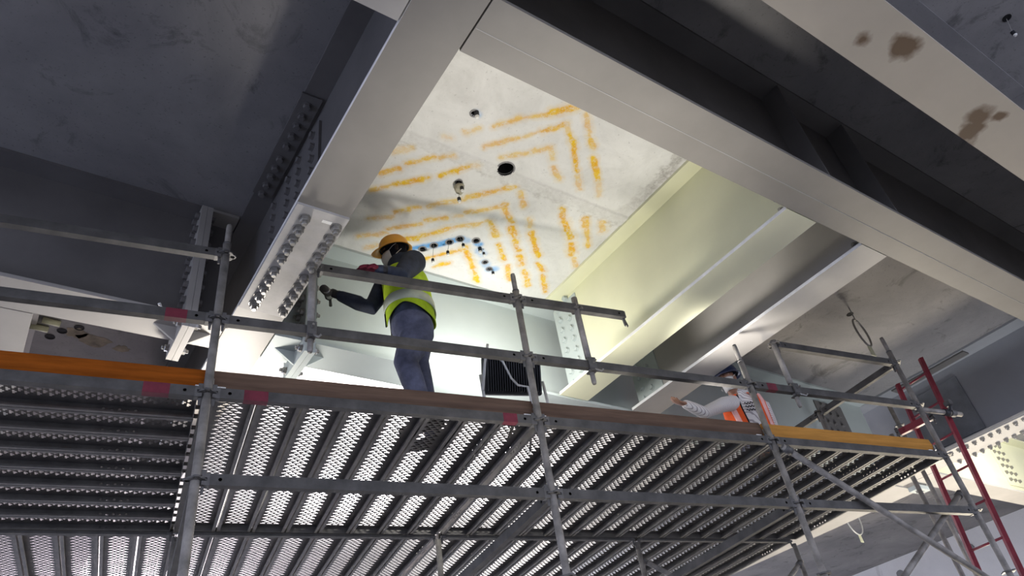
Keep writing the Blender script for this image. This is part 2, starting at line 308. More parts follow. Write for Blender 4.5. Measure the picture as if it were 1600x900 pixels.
W1 = wob(0.05) * 0.007 + wob(0.025) * 0.004
Rm = np.zeros_like(XX); Gm = np.zeros_like(XX); Bm = np.zeros_like(XX)
def sm(d, r0, r1): t = np.clip((r1 - d) / (r1 - r0), 0, 1); return t * t * (3 - 2 * t)
for ax, ay, bx, by, w_, s_ in DASH:
    d = seg_d(ax, ay, bx, by) + W1
    Rm = np.maximum(Rm, s_ * sm(d, w_ * 0.45, w_ * 1.0)); Rm = np.maximum(Rm, 0.3 * s_ * sm(d, w_ * 0.8, w_ * 1.9))
for ax, ay, bx, by, w_, s_ in BLUE:
    Gm = np.maximum(Gm, s_ * sm(seg_d(ax, ay, bx, by) + W1 * .6, w_ * 0.3, w_ * 1.25))
# scuffs along the edge next to the yellow-green girder and a grimy joint
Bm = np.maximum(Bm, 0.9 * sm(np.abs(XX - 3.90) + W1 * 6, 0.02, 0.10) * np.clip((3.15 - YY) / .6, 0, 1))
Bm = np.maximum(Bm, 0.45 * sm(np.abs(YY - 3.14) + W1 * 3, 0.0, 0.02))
zz = np.full_like(XX, ZS + CAMZ)
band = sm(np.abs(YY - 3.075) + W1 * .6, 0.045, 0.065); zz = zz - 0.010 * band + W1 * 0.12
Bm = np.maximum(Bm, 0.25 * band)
me = bpy.data.meshes.new('ceiling'); nv = nx * ny; nf = (nx - 1) * (ny - 1)
me.vertices.add(nv); me.vertices.foreach_set('co', np.stack([XX, YY, zz], -1).astype(np.float32).ravel())
idx = np.arange(nv).reshape(nx, ny)
HOLES = [(2.654, 3.019, 0.068), (2.502, 4.141, 0.028), (2.572, 4.058, 0.028), (2.676, 3.962, 0.028), (2.738, 3.888, 0.030), (2.881, 3.848, 0.028), (3.109, 4.066, 0.022), (3.197, 4.133, 0.022), (2.145, 2.662, 0.025), (2.387, 3.303, 0.020)]
cx = (XX[:-1,:-1] + h / 2); cy = (YY[:-1,:-1] + h / 2); keep = np.ones_like(cx, bool)
for x, y, r in HOLES: keep &= np.hypot(cx - x, cy - y) > r
q = np.stack([idx[:-1,:-1], idx[:-1,1:], idx[1:,1:], idx[1:,:-1]], -1)[keep]; nf = len(q)
me.loops.add(nf * 4); me.loops.foreach_set('vertex_index', q.astype(np.int32).ravel())
me.polygons.add(nf); me.polygons.foreach_set('loop_start', np.arange(0, nf * 4, 4, dtype=np.int32))
me.update(); me.polygons.foreach_set('use_smooth', np.ones(nf, bool))
at = me.attributes.new('paint', 'FLOAT_COLOR', 'POINT')
at.data.foreach_set('color', np.stack([Rm, Gm, Bm, np.ones_like(Rm)], -1).astype(np.float32).ravel())
me.materials.append(MT['panel']); panel = bpy.data.objects.new('ceiling', me); COL.objects.link(panel); panel['kind'] = 'structure'
def drill(x, y, r, z, parent, depth=0.17, rim='beige_rag'):
    bm = bmesh.new(); lathe(bm, [(r * 0.98, 0.0), (r * 0.96, depth), (0.001, depth)], 20); bmesh.ops.reverse_faces(bm, faces=list(bm.faces)); o = mesh_obj('drilled_hole', bm, 'black', parent, loc=(x, y, z + CAMZ))
    bm = bmesh.new(); lathe(bm, [(r + .012, -0.001), (r, -0.004), (r * 0.97, 0.02)], 20); mesh_obj('hole_rim', bm, 'soffit', o, True)
for x, y, r in HOLES: drill(x, y, r, ZS - .002, panel)
# holes of the dark soffit are short dark sleeves let into it
DARKHOLES = [(5.187, 0.130, 0.022), (7.470, 3.124, 0.030), (-0.020, 6.613, 0.032), (0.058, 6.483, 0.032), (0.180, 6.379, 0.032)]
def blind(x, y, r):
    bm = bmesh.new(); lathe(bm, [(r + .01, 0), (r + .01, -0.004), (r, -0.004), (r * .9, -0.001), (0.001, -0.001)], 20); mesh_obj('drilled_hole', bm, 'black', ceiling, loc=(x, y, ZS + CAMZ))
for x, y, r in DARKHOLES: blind(x, y, r)

bm = bmesh.new()
for x, y, rx, ry in [(0.318, 6.544, 0.160, 0.100), (0.164, 6.472, 0.100, 0.080), (0.572, 6.594, 0.080, 0.060)]:
    prism(bm, [(x + rx * math.cos(k * .349) * random.uniform(.7, 1.15), y + ry * math.sin(k * .349) * random.uniform(.7, 1.15), ZS + CAMZ - .0012) for k in range(18)], (0, 0, .003))
rs = mesh_obj('rust_stain', bm, M('rusty_water_stain', (0.215, 0.18, 0.13), 0.9, 0, 0.45, 7), ceiling); rs['kind'] = 'stuff'
# plugs hanging out of the drilled holes on wires
def plug(x, y, x2, y2, drop, two=False, where='', group='plugs hanging from the drilled holes', big=1.0):
    o = thing('hanging_plug', where, 'plug', (x2, y2, ZS + CAMZ - drop))
    bm = bmesh.new(); tube(bm, [(0,0,-0.02*big),(0,0,0.02*big)], 0.017*big, 14); mesh_obj('plug_body', bm, 'black_plastic', o)
    bm = bmesh.new(); tube(bm, [(0,0,-0.034*big),(0,0,-0.0202*big)], [0.010*big,0.0165*big], 14); mesh_obj('plug_end', bm, 'white_plug', o)
    bm = bmesh.new(); tube(bm, [(0,0,0.0202*big),(0,0,0.028*big)], [0.0165*big,0.010*big], 14); mesh_obj('plug_cap', bm, 'white_plug', o)
    bm = bmesh.new(); tube(bm, [(0,0,0.028*big), ((x-x2)*.4,(y-y2)*.4,drop*.55), (x-x2,y-y2,drop+0.02)], 0.0022, 6); mesh_obj('wire', bm, 'wire', o)
    return o
plug(2.572, 4.058, 2.581, 4.113, 0.13, where='black plug hanging lowest on a thin wire, nearest the orange helmet', big=0.80)
plug(2.676, 3.962, 2.670, 3.999, 0.10, where='black plug with white ends hanging under the middle of the blue line', big=0.80)
plug(2.738, 3.888, 2.772, 3.897, 0.06, where='plug hanging by the yellow-green dab at the end of the blue line', big=0.80)
plug(2.967, 3.923, 2.958, 3.913, 0.03, where='upper white-ended plug right of the blue line', big=1.00)
plug(2.967, 3.923, 2.997, 3.917, 0.06, where='small plug just below the upper white-ended plug', big=0.70)
plug(3.197, 4.133, 3.228, 4.125, 0.05, where='plug at the lowest hole, nearest the top of the middle standard', big=0.80)
plug(2.145, 2.662, 2.153, 2.645, 0.03, where='black and white plug alone at the top of the sprayed panel', big=1.10)
plug(2.387, 3.303, 2.398, 3.288, 0.09, where='upper plug hanging beside the beige foam scrap', big=0.90)
plug(2.387, 3.303, 2.392, 3.337, 0.17, where='lower plug hanging beneath the beige foam scrap', big=0.90)
plug(5.187, 0.130, 5.226, 0.166, 0.12, where='white plug hanging from the dark soffit at the upper right corner', big=0.90)
o = thing('foam_scrap', 'beige foam scrap stuffed in a hole above two hanging plugs', 'foam', (2.394, 3.330, ZS + CAMZ - .01)); bm = bmesh.new(); tube(bm, [(0,0,.0),(.0,-.01,-.03),(.01,0,-.07),(.015,.0,-.10)], [.02,.045,.035,.008], 9, round_=True); mesh_obj('scrap', bm, 'beige_rag', o, True); bm = bmesh.new(); tube(bm, [(0,0,.02),(0,0,-.005)], .012, 8); mesh_obj('stem', bm, 'glove_black', o)
o = thing('foam_tube', 'pale tube by the lowest of three dark holes at the left', 'foam tube', (-0.068, 6.463, ZS + CAMZ - .029), (0, 0, .1)); bm = bmesh.new(); pipe(bm, (-.12,0,0), (.02,0,.0), .028, .008, 14); mesh_obj('sleeve', bm, 'tape_tag', o, True)
o = thing('foam_tube', 'pale tube by the middle one of three dark holes', 'foam tube', (0.009, 6.337, ZS + CAMZ - .029), (0, 0, .1)); bm = bmesh.new(); pipe(bm, (-.12,0,0), (.02,0,.0), .028, .008, 14); mesh_obj('sleeve', bm, 'tape_tag', o, True)

# ------------------------------------------------------------------ steel girders
TF = 0.028; ZB, ZT = 3.2, 4.26
def girder(label, axis, c, a0, a1, w=0.33, mats=('paint', 'paint_dark', 'paint'), zb=ZB, zt=ZT, tw=0.016, c2=None):
    mid = (a0 + a1) / 2; L = (a1 - a0) / 2; base = zb + CAMZ; hgt = zt - zb
    loc = (c, mid, base) if axis == 'y' else (mid, c, base)
    g = thing('steel_girder', label, 'girder', loc)
    def part(name, u0, u1, z0, z1, m, off=0):
        bm = bmesh.new()
        if axis == 'y': box(bm, (u0 + off, -L, z0), (u1 + off, L, z1))
        else: box(bm, (-L, u0 + off, z0), (L, u1 + off, z1))
        return mesh_obj(name, bm, m, g)
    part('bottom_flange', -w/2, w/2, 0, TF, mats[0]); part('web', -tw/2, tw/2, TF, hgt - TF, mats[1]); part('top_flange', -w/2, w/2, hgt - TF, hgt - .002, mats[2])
    return g
def gplate(g, name, a, b_, mat, bv=0.002):
    """plate part given in girder coordinates"""
    bm = bmesh.new(); o = g.location
    box(bm, Vector(G(*a)) - o, Vector(G(*b_)) - o)
    return mesh_obj(name, bm, mat, g)
def gbolt(g, x, y, z, rot, me=NUT): return copy_obj(me, 'bolt', g, Vector(G(x, y, z)) - g.location, rot)
AX = 1.170
gA = girder('long grey girder with bolted splice plate running past the lime-vested worker', 'y', AX, .75, 8.5, 0.33, ('paint_dim', 'paint_dark', 'paint_dark'))
gplate(gA, 'splice_plate', (AX - .165, 3.04, ZB - 0.018), (AX + .165, 4.15, ZB - .0002), 'plate')
yy = [H_ * 3.2 for H_ in (0.98, 1.012, 1.041, 1.0725, 1.105, 1.1475, 1.1785, 1.2085, 1.2385, 1.27)]
for y in yy:
    for x in (1.087, 1.287): gbolt(gA, x, y, ZB - 0.018, DOWN, NUTL)
gplate(gA, 'flange_splice_plate', (0.99, 3.02, ZT - TF - .020), (1.135, 4.05, ZT - TF - .0003), 'paint_dark')
for k, y in enumerate(yy): gbolt(gA, 1.055, y - .03, ZT - TF - .020, DOWN, HEXD)
gplate(gA, 'web_splice_plate', (AX - .028, 3.10, ZB + .14), (AX - .0085, 4.05, ZT - .16), 'paint_dark')
for y in (3.2, 3.45, 3.66, 3.96):
    for k in range(6): gbolt(gA, AX - .028, y, ZB + .24 + k * .12, XM, HEXD)
gplate(gA, 'data_plate', (1.19, 3.105, ZB - .0195), (1.25, 3.13, ZB - .0181), 'white_plug')
gB = girder('broad grey cross girder running diagonally across the upper right foreground', 'x', 1.532, 1.345, 9.70, 0.335, ('paint_dim', 'paint_dark', 'paint_dark'))
for x in (4.04, 4.86):
    gplate(gB, 'stiffener', (x - .006, 1.372, ZB + TF), (x + .006, 1.523, ZT - TF), 'paint_dark')
bm = bmesh.new(); 
tube(bm, [Vector(G(1.35, 1.55, ZB - .001)) - gB.location, Vector(G(9.6, 1.55, ZB - .001)) - gB.location], 0.0025, 6); mesh_obj('weld_seam', bm, 'paint', gB)
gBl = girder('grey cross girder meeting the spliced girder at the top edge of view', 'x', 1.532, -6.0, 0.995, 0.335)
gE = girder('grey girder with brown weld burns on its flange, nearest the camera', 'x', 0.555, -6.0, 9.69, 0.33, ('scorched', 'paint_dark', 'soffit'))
gC = girder('olive cream girder between the sprayed soffit panel and the pink-tinted girder', 'y', 4.131, 1.705, 4.372, 0.33, ('paint_green', 'paint_green', 'paint_green'))
gD = girder('grey girder right of the olive cream one, its end by the orange-vested worker', 'y', 5.025, 1.705, 4.372, 0.33, ('paint', 'paint', 'paint'))
for g, x0, y0, y1, mt in ((gA, AX - .165, .76, 8.4, 'lit_edge'), (gC, 4.131 - .165, 1.71, 4.37, 'lit_edge'), (gD, 5.025 - .165, 1.71, 4.37, 'lit_edge')):
    gplate(g, 'lit_edge_strip', (x0 - .0015, y0, ZB + .001), (x0 + .0005, y1, ZB + TF - .001), mt)  # thin pale strips added to draw the light along these edges
YB = 4.563
gP = girder('pale cross girder behind the lime-vested worker and the floodlight', 'x', YB, 1.635, 9.70, 0.33, ('paint_pale', 'paint_pale', 'paint_pale'))
gS1 = girder('short girder stub on the right of the spliced girder behind the rail', 'x', YB, 1.345, 1.545, 0.33, ('paint_pale', 'paint_pale', 'paint_pale'))
gS2 = girder('short girder stub on the left of the spliced girder behind the rail', 'x', YB, 0.795, 0.995, 0.33, ('paint', 'paint_dark', 'paint'))
gL = girder('cross girder with dark web on the far left above the brown toe board', 'x', YB, -7.0, 0.702, 0.33, ('paint', 'paint_dark', 'paint_dark'))
gLA = girder('girder beyond the dark web at the left edge, running away', 'y', -0.31, 4.74, 12.0, 0.33)
# extended end plates of the two stubs with gussets and bolts
def endplate(g, x0, x1, mat):
    zb = ZB - 0.125
    gplate(g, 'end_plate', (x0, YB - .225, zb), (x1, YB + .225, ZT - .05), mat)
def gusset(g, x, dx, mat):
    bm = bmesh.new(); o = g.location
    prism(bm, [Vector(G(x, YB - .008, ZB)) - o, Vector(G(x, YB - .008, ZB - .115)) - o, Vector(G(x + dx, YB - .008, ZB)) - o], (0, .016, 0)); mesh_obj('gusset', bm, mat, g)
for (gi, go, x0, xm, x1, mt) in ((gS2, gL, 0.702, 0.743, 0.785, 'paint'), (gP, gS1, 1.548, 1.590, 1.632, 'paint_pale')):
    gl, gr = go, gi
    endplate(gl, x0, xm - .001, mt); endplate(gr, xm + .001, x1, mt)
    gusset(gl, x0, -.15, mt); gusset(gr, x1, .15, mt)
    for y in (YB - .165, YB - .085, YB + .085, YB + .165):
        for z in [ZB - .07] + [ZB + .13 + k * .135 for k in range(7)]:
            if z > ZB or abs(y - YB) > .1:
                gbolt(gl, x0, y, z, XM, NUT if z < ZB or gr is gP else HEXD); gbolt(gr, x1, y, z, XP, NUT if z < ZB or gr is gP else HEXD)
# bolted web plates at the inner ends of the two beams (left faces, facing -X)
for g, x, mt in ((gC, 4.123, 'paint_green'), (gD, 5.017, 'paint')):
    gplate(g, 'web_plate', (x - .012, 4.03, ZB + .07), (x - .0003, 4.385, ZT - .07), 'paint_pale')
    for k in range(8):
        gbolt(g, x - .012, 4.30 - (k % 2) * 0.0, ZB + .12 + k * .118, XM, HEXP); gbolt(g, x - .012, 4.17, ZB + .06 + .12 + k * .118, XM, HEXP)
    gplate(g, 'web_plate', (x - .012, 1.70, ZB + .09), (x - .0003, 1.88, ZT - .09), mt)
    for k in range(6):
        gbolt(g, x - .012, 1.80, ZB + .12 + k * .13, XM, NUT); gbolt(g, x - .012, 1.73, ZB + .15 + k * .13, XM, NUT)
# far girder on the right with the bolted splice, and the lit one behind it
gF = girder('wide far girder on the right with a bolted flange splice and dark web plate', 'y', 9.985, -3.0, 12.0, 0.56, ('paint', 'paint_mid', 'paint_mid'))
gplate(gF, 'web_splice_plate', (9.955, 3.31, ZB + .13), (9.976, 4.05, ZT - .18), M('blue_grey_plate', (0.17, 0.178, 0.195), 0.55))
gplate(gF, 'flange_splice_plate', (9.72, 2.99, ZT - TF - .022), (9.87, 4.05, ZT - TF - .0003), 'paint_dark')
gplate(gF, 'splice_plate', (9.71, 2.45, ZB - .020), (10.26, 3.95, ZB - .0002), 'paint')
for k in range(14): 
    y = 2.52 + k * .105
    gbolt(gF, 10.20, y, ZB - .02, DOWN); gbolt(gF, 9.80, y, ZB - .02, DOWN)
gplate(gF, 'wide_flange_plate', (9.72, 4.76, ZB - .020), (10.66, 9.5, ZB - .0002), 'paint')
gplate(gF, 'end_lug', (10.36, 4.60, ZB - .08), (10.66, 4.755, ZB - .021), 'paint_pale')
for x in (10.45, 10.57): gbolt(gF, x, 4.68, ZB - .08, DOWN, HEX)
gG = girder('brightly lit cream girder beyond the far right girder', 'x', 4.46, 10.28, 17.9, 0.33, ('paint', 'paint_green', 'paint_green'))
gplate(gG, 'web_plate', (13.0, 4.438, ZB + .2), (13.5, 4.4515, ZT - .1), 'paint_green')
for k in range(6):
    for x in (13.1, 13.25, 13.4): gbolt(gG, x, 4.438, ZB + .3 + k * .12, YM, HEX)
# dark connection plate on the pale cross girder towards the far right
gplate(gP, 'web_plate', (8.55, YB - .022, ZB + .12), (9.15, YB - .0085, ZT - .14), 'paint_dark')
for k in range(6):
    for x in (8.68, 8.82, 8.98): gbolt(gP, x, YB - .022, ZB + .22 + k * .13, YM, HEXD)
# small lamp hook left of the stub: a thin bent rod on the end plate
o = gL; bm = bmesh.new()
tube(bm, [Vector(p) - o.location for p in (G(.70, YB-.16, ZB-.09), G(.60, YB-.20, ZB-.04), G(.545, YB-.22, ZB+.0))], 0.006, 8); tube(bm, [Vector(G(.545, YB-.22, ZB+.0)) - o.location, Vector(G(.537, YB-.223, ZB+.012)) - o.location], [0.011, 0.011], 10); mesh_obj('hook_rod', bm, 'white_plug', o, True)

# ------------------------------------------------------------------ scaffold
TR = 0.0242
def rosette_mesh():
    bm = bmesh.new(); n = 64; pr = []
    for k in range(n):
        a = 2 * math.pi * k / n; pr.append(0.050 + 0.013 * max(0, math.cos(4 * a)) ** 0.7)
    top = []; bot = []; it = []; ib = []
    for k in range(n):
        a = 2 * math.pi * k / n; c_, s_ = math.cos(a), math.sin(a)
        top.append(bm.verts.new((pr[k]*c_, pr[k]*s_, .005))); bot.append(bm.verts.new((pr[k]*c_, pr[k]*s_, -.005)))
        it.append(bm.verts.new((.024*c_, .024*s_, .005))); ib.append(bm.verts.new((.024*c_, .024*s_, -.005)))
    # four teardrop openings are left out of the plate
    for k in range(n):
        j = (k + 1) % n; ph = (k + .5) % 16
        openh = ph < 2.6 or ph > 13.4
        bm.faces.new((top[k], top[j], bot[j], bot[k])) if False else bm.faces.new((bot[k], bot[j], top[j], top[k]))
        if not openh:
            bm.faces.new((it[k], top[k], top[j], it[j])[::-1]) ; bm.faces.new((ib[k], ib[j], bot[j], bot[k])[::-1])
        else:
            for zz_, ring in ((.005, top), (-.005, bot)):
                a0, a1 = 2*math.pi*k/n, 2*math.pi*j/n
                r0 = [bm.verts.new((r*math.cos(a), r*math.sin(a), zz_)) for r, a in ((.0285, a0), (.0285, a1))]
                ri = it if zz_ > 0 else ib
                bm.faces.new((ri[k], r0[0], r0[1], ri[j]))
                r2 = [bm.verts.new((pr[k if a == a0 else j] - .009) * Vector((math.cos(a), math.sin(a), 0)) + Vector((0, 0, zz_))) for a in (a0, a1)]
                bm.faces.new((r2[0], ring[k], ring[j], r2[1]))
    me = bpy.data.meshes.new('rosette'); bm.normal_update(); bm.to_mesh(me); bm.free(); me.materials.append(MT['cast']); return me
ROS = rosette_mesh()
def standard(s, t, z0, z1, ros, label, top=True, group=None):
    o = thing('scaffold_standard', label, 'scaffold pole', P(s, t, z0), (0, 0, ANG), group)
    bm = bmesh.new(); pipe(bm, (0,0,0), (0,0,z1 - z0), TR); mesh_obj('tube', bm, 'galv', o, True)
    if top:
        bm = bmesh.new(); tube(bm, [(0,0,z1-z0-.05),(0,0,z1-z0+.0),(0,0,z1-z0+.02),(0,0,z1-z0+.14),(0,0,z1-z0+.16)], [.0195,.0195,.019,.019,.016], 14); mesh_obj('spigot', bm, 'galv', o, True)
        bm = bmesh.new(); tube(bm, [(0,0,z1-z0-.012),(0,0,z1-z0)], .0265, 16); mesh_obj('collar', bm, 'cast', o, True)
    for z in ros: copy_obj(ROS, 'rosette', o, (0, 0, z - z0))
    return o
RZ = (2.695, 2.195, 1.69, 1.19, .69, .19, -.31, -.81)
FR = [('first', -1.88), ('second', .155), ('third', 2.205), ('fourth', 4.225), ('fifth', 6.24)]
T0, T1, T2 = 3.76, 5.79, 7.82
standard(-1.88, T0, -1.58, 3.30, (3.2,) + RZ, 'front scaffold standard at the far left, outside the dark web')
standard(.155, T0, -1.58, 3.30, (3.2,) + RZ, 'front scaffold standard left of the spliced girder, top joint bare against the dark')
standard(2.205, T0, -1.58, 3.30, (3.21,) + RZ, 'front scaffold standard passing in front of the floodlight')
standard(4.225, T0, -1.58, 2.93, RZ, 'front scaffold standard in front of the orange-vested worker')
standard(6.24, T0, -1.58, 3.30, (3.16,) + RZ, 'front scaffold standard at the right end beside the red ladder')
for nm, s in FR[1:]:
    standard(s, T1, -1.58, 2.15, (1.69, 1.19, .69), 'rear scaffold standard behind the %s front standard, under the deck' % nm, top=False)
for nm, s in FR:
    standard(s, T2, -1.58, 2.15, (1.69, 1.19, .69), 'back-row scaffold standard behind the %s front standard' % nm, top=False)
standard(6.24, 4.8, 2.235, 3.22, (3.2,), 'short scaffold standard rising behind the ochre toe board at the right end', top=False)
def short_post(s, z0, z1, zr, label):
    o = thing('scaffold_post', label, 'scaffold post', P(s, T0, z0), (0, 0, ANG))
    H = z1 - z0
    bm = bmesh.new(); pipe(bm, (0,0,.22), (0,0,H), TR); mesh_obj('tube', bm, 'galv', o, True)
    bm = bmesh.new(); tube(bm, [(0,0,0),(0,0,.02),(0,0,.235)], [.014,.0185,.0185], 14); mesh_obj('spigot', bm, 'galv', o, True)
    copy_obj(ROS, 'rosette', o, (0, 0, zr - z0))
    # clamp biting on the rail below
    bm = bmesh.new(); zc = 2.695 - z0
    box(bm, (-.03, -.047, zc - .05), (.03, -.026, zc + .05)); box(bm, (-.03, -.047, zc - .064), (.03, .03, zc - .05)); bev(bm, .004); mesh_obj('clamp', bm, 'cast', o)
    bm = bmesh.new(); tube(bm, [(.01,-.04,zc-.05),(.035,-.075,zc-.085),(.05,-.08,zc-.07)], .007, 8); tube(bm, [(.0,-.05,zc),(.0,-.085,zc)], .008, 8); mesh_obj('clamp_bolt', bm, 'zinc_bolt', o)
    return o
short_post(.70, 2.54, 3.22, 3.19, 'short rail post at the left end of the middle top rail, by the spliced girder')
short_post(2.715, 2.54, 3.32, 3.21, 'short rail post right of the floodlight, before the olive cream girder')
short_post(4.70, 2.54, 3.20, 3.16, 'short rail post behind the orange-vested worker')
LW, LH = .044, .062
def ledger(p, q, label, red=(), mat='galv_dark', heads=(1, 1), r0=.065, name='scaffold_ledger', cat='scaffold rail', hook=False, group=None):
    p, q = P(*p), P(*q); d = q - p; L = d.length
    rz = math.atan2(d.y, d.x); ry = -math.asin(d.z / L)
    o = thing(name, label, cat, p, (0, ry, rz), group)
    bm = bmesh.new(); a, b_ = r0, L - r0; w, hh = LW / 2, LH / 2
    for sg in (-1, 1):
        fn = (lambda x, y, sg=sg: (x, sg * w, y))
        cell_round(bm, fn, a, a + .09, -hh, hh, a + .05, 0, .010); cell_round(bm, fn, b_ - .09, b_, -hh, hh, b_ - .05, 0, .010); quad(bm, fn, a + .09, b_ - .09, -hh, hh)
        fn2 = (lambda x, y, sg=sg: (x, y, sg * hh)); quad(bm, fn2, a, b_, -w, w)
    bmesh.ops.remove_doubles(bm, verts=list(bm.verts), dist=.0002); bmesh.ops.recalc_face_normals(bm, faces=list(bm.faces))
    mesh_obj('box_tube', bm, mat, o)
    for on, x, sg in ((heads[0], a, -1), (heads[1], b_, 1)):
        if not on: continue
        bm = bmesh.new()
        e = x + sg * (r0 - .027)
        prof = [(x, .033), (e, .028), (e, .009), (x + sg*.012, .009), (x + sg*.012, -.009), (e, -.009), (e, -.030), (x, -.035)]
        prism(bm, [(u, -.0225, v) for u, v in prof], (0, .045, 0)); bmesh.ops.recalc_face_normals(bm, faces=list(bm.faces)); mesh_obj('wedge_head', bm, 'cast', o)
        bm = bmesh.new(); xc = x + sg * (.030)
        prism(bm, [(xc - .014, -.003, .06), (xc + .014, -.003, .06), (xc + .007, -.003, -.075), (xc - .007, -.003, -.075)], (0, .006, 0)); mesh_obj('wedge_pin', bm, 'cast', o)
    for x0, x1 in red:
        bm = bmesh.new(); box(bm, (x0, -w - .0008, -hh - .0008), (x1, w + .0008, hh + .0008)); mesh_obj('red_band', bm, 'red_paint', o)
    if hook:
        bm = bmesh.new(); e = b_ + .0
        prism(bm, [(e - .005, -.02, .03), (e + .012, -.02, .03), (e + .012, -.02, -.03), (e - .005, -.02, -.03)], (0, .04, 0)); mesh_obj('end_cap', bm, 'cast', o)
        bm = bmesh.new(); prism(bm, [(e - .02, -.004, -.03), (e + .004, -.004, -.03), (e + .022, -.004, -.10), (e + .012, -.004, -.115), (e + .006, -.004, -.085), (e - .006, -.004, -.11), (e - .014, -.004, -.10)], (0, .008, 0)); mesh_obj('wedge_pin', bm, 'cast', o)
    return o
B4 = ['left end bay', 'bay below the lime-vested worker', 'bay below the orange-vested worker', 'right end bay']
SP = [-1.88, .155, 2.205, 4.225, 6.24]
for k in range(4):
    s0, s1 = SP[k], SP[k + 1]; L = s1 - s0
    ledger((s0, T0, 2.695), (s1, T0, 2.695), 'middle guard rail of the %s, galvanised box section' % B4[k].replace('below', 'of'), red=[(L - .28, L - .165)] if k == 0 else ([(.17, .27)] if k == 3 else []))
    ledger((s0, T0, 2.195), (s1, T0, 2.195), 'deck-level front ledger just under the toe board, %s' % B4[k], red={0: [(L - .32, L - .19)], 1: [(.19, .32), (L - .27, L - .17)]}.get(k, []))
    ledger((s0, T0, 1.69), (s1, T0, 1.69), 'lower front ledger crossing half a metre under the deck, %s' % B4[k]) if k else None
    ledger((s0, T1, 2.195), (s1, T1, 2.195), 'deck ledger carrying the meeting plank ends under the %s' % B4[k])
    ledger((s0, T2, 2.195), (s1, T2, 2.195), 'rear deck ledger at the back edge of the %s' % B4[k])
ledger((-1.88, T0, 3.2), (.155, T0, 3.2), 'top guard rail at the far left against the dark web')
ledger((.70, T0, 3.21), (2.205, T0, 3.212), 'top guard rail under the gloved hand of the lime-vested worker')
ledger((2.205, T0, 3.212), (3.21, T0, 3.225), 'top guard rail with a free hooked end before the olive cream girder', heads=(1, 0), hook=True)
ledger((4.70, T0, 3.16), (6.24, T0, 3.16), 'top guard rail at the right end bay')
ledger((6.24, T0, 3.16), (6.24, 4.8, 3.18), 'end guard rail running back from the right-hand front standard', name='scaffold_transom')
ledger((6.24, 4.8, 3.18), (6.24, 5.36, 3.19), 'end guard rail continuing back behind the short standard', name='scaffold_transom')
for k, nm in ((1, 'second'), (2, 'third'), (3, 'fourth')):
    ledger((SP[k], T0, 1.69), (SP[k], T1, 1.69), 'transom running back under the deck from the %s front standard' % nm, name='scaffold_transom')
ledger((.155, T0, 2.195), (.155, T1, 2.195), 'deck transom beside the crosswise planks of the left bay', name='scaffold_transom')
ledger((-1.88, T0, 2.195), (-1.88, T1, 2.195), 'deck transom at the outer left end of the scaffold', name='scaffold_transom')
# toe boards
def toe(s0, s1, mat, label):
    o = thing('toe_board', label, 'toe board', P((s0 + s1) / 2, 3.80, 2.24), (0, 0, ANG)); L = (s1 - s0) / 2
    bm = bmesh.new(); prism(bm, [(-L, y, z) for y, z in ((.022, .0), (-.006, .062), (.004, .135), (.034, .135), (.044, .0))], (2 * L, 0, 0)); bmesh.ops.recalc_face_normals(bm, faces=list(bm.faces)); bev(bm, .004); mesh_obj('board', bm, mat, o)
    for e in (-1, 1):
        bm = bmesh.new(); box(bm, (e * (L - .05) - .025, .0, .015), (e * (L - .05) + .025, .010, .030)); bmesh.ops.translate(bm, vec=(0, .0, 0), verts=list(bm.verts)); mesh_obj('lit_end_slot', bm, 'white_plug', o)  # slot drawn as a white block, light showing through it put into the colour
        bm = bmesh.new(); tube(bm, [(e * (L - .005), -.012, .02), (e * (L - .005), -.012, .07)], .006, 8); mesh_obj('end_clip', bm, 'zinc_bolt', o)
    return o
toe(-1.86, .165, 'board', 'rust brown toe board at the far left of the scaffold deck')
toe(.175, 2.20, 'board_grey', 'brown toe board hiding the feet of the lime-vested worker')
toe(2.215, 4.215, 'board_grey', 'grey brown toe board right of the floodlight')
toe(4.235, 6.20, 'board_ochre', 'ochre toe board at the right end of the scaffold')
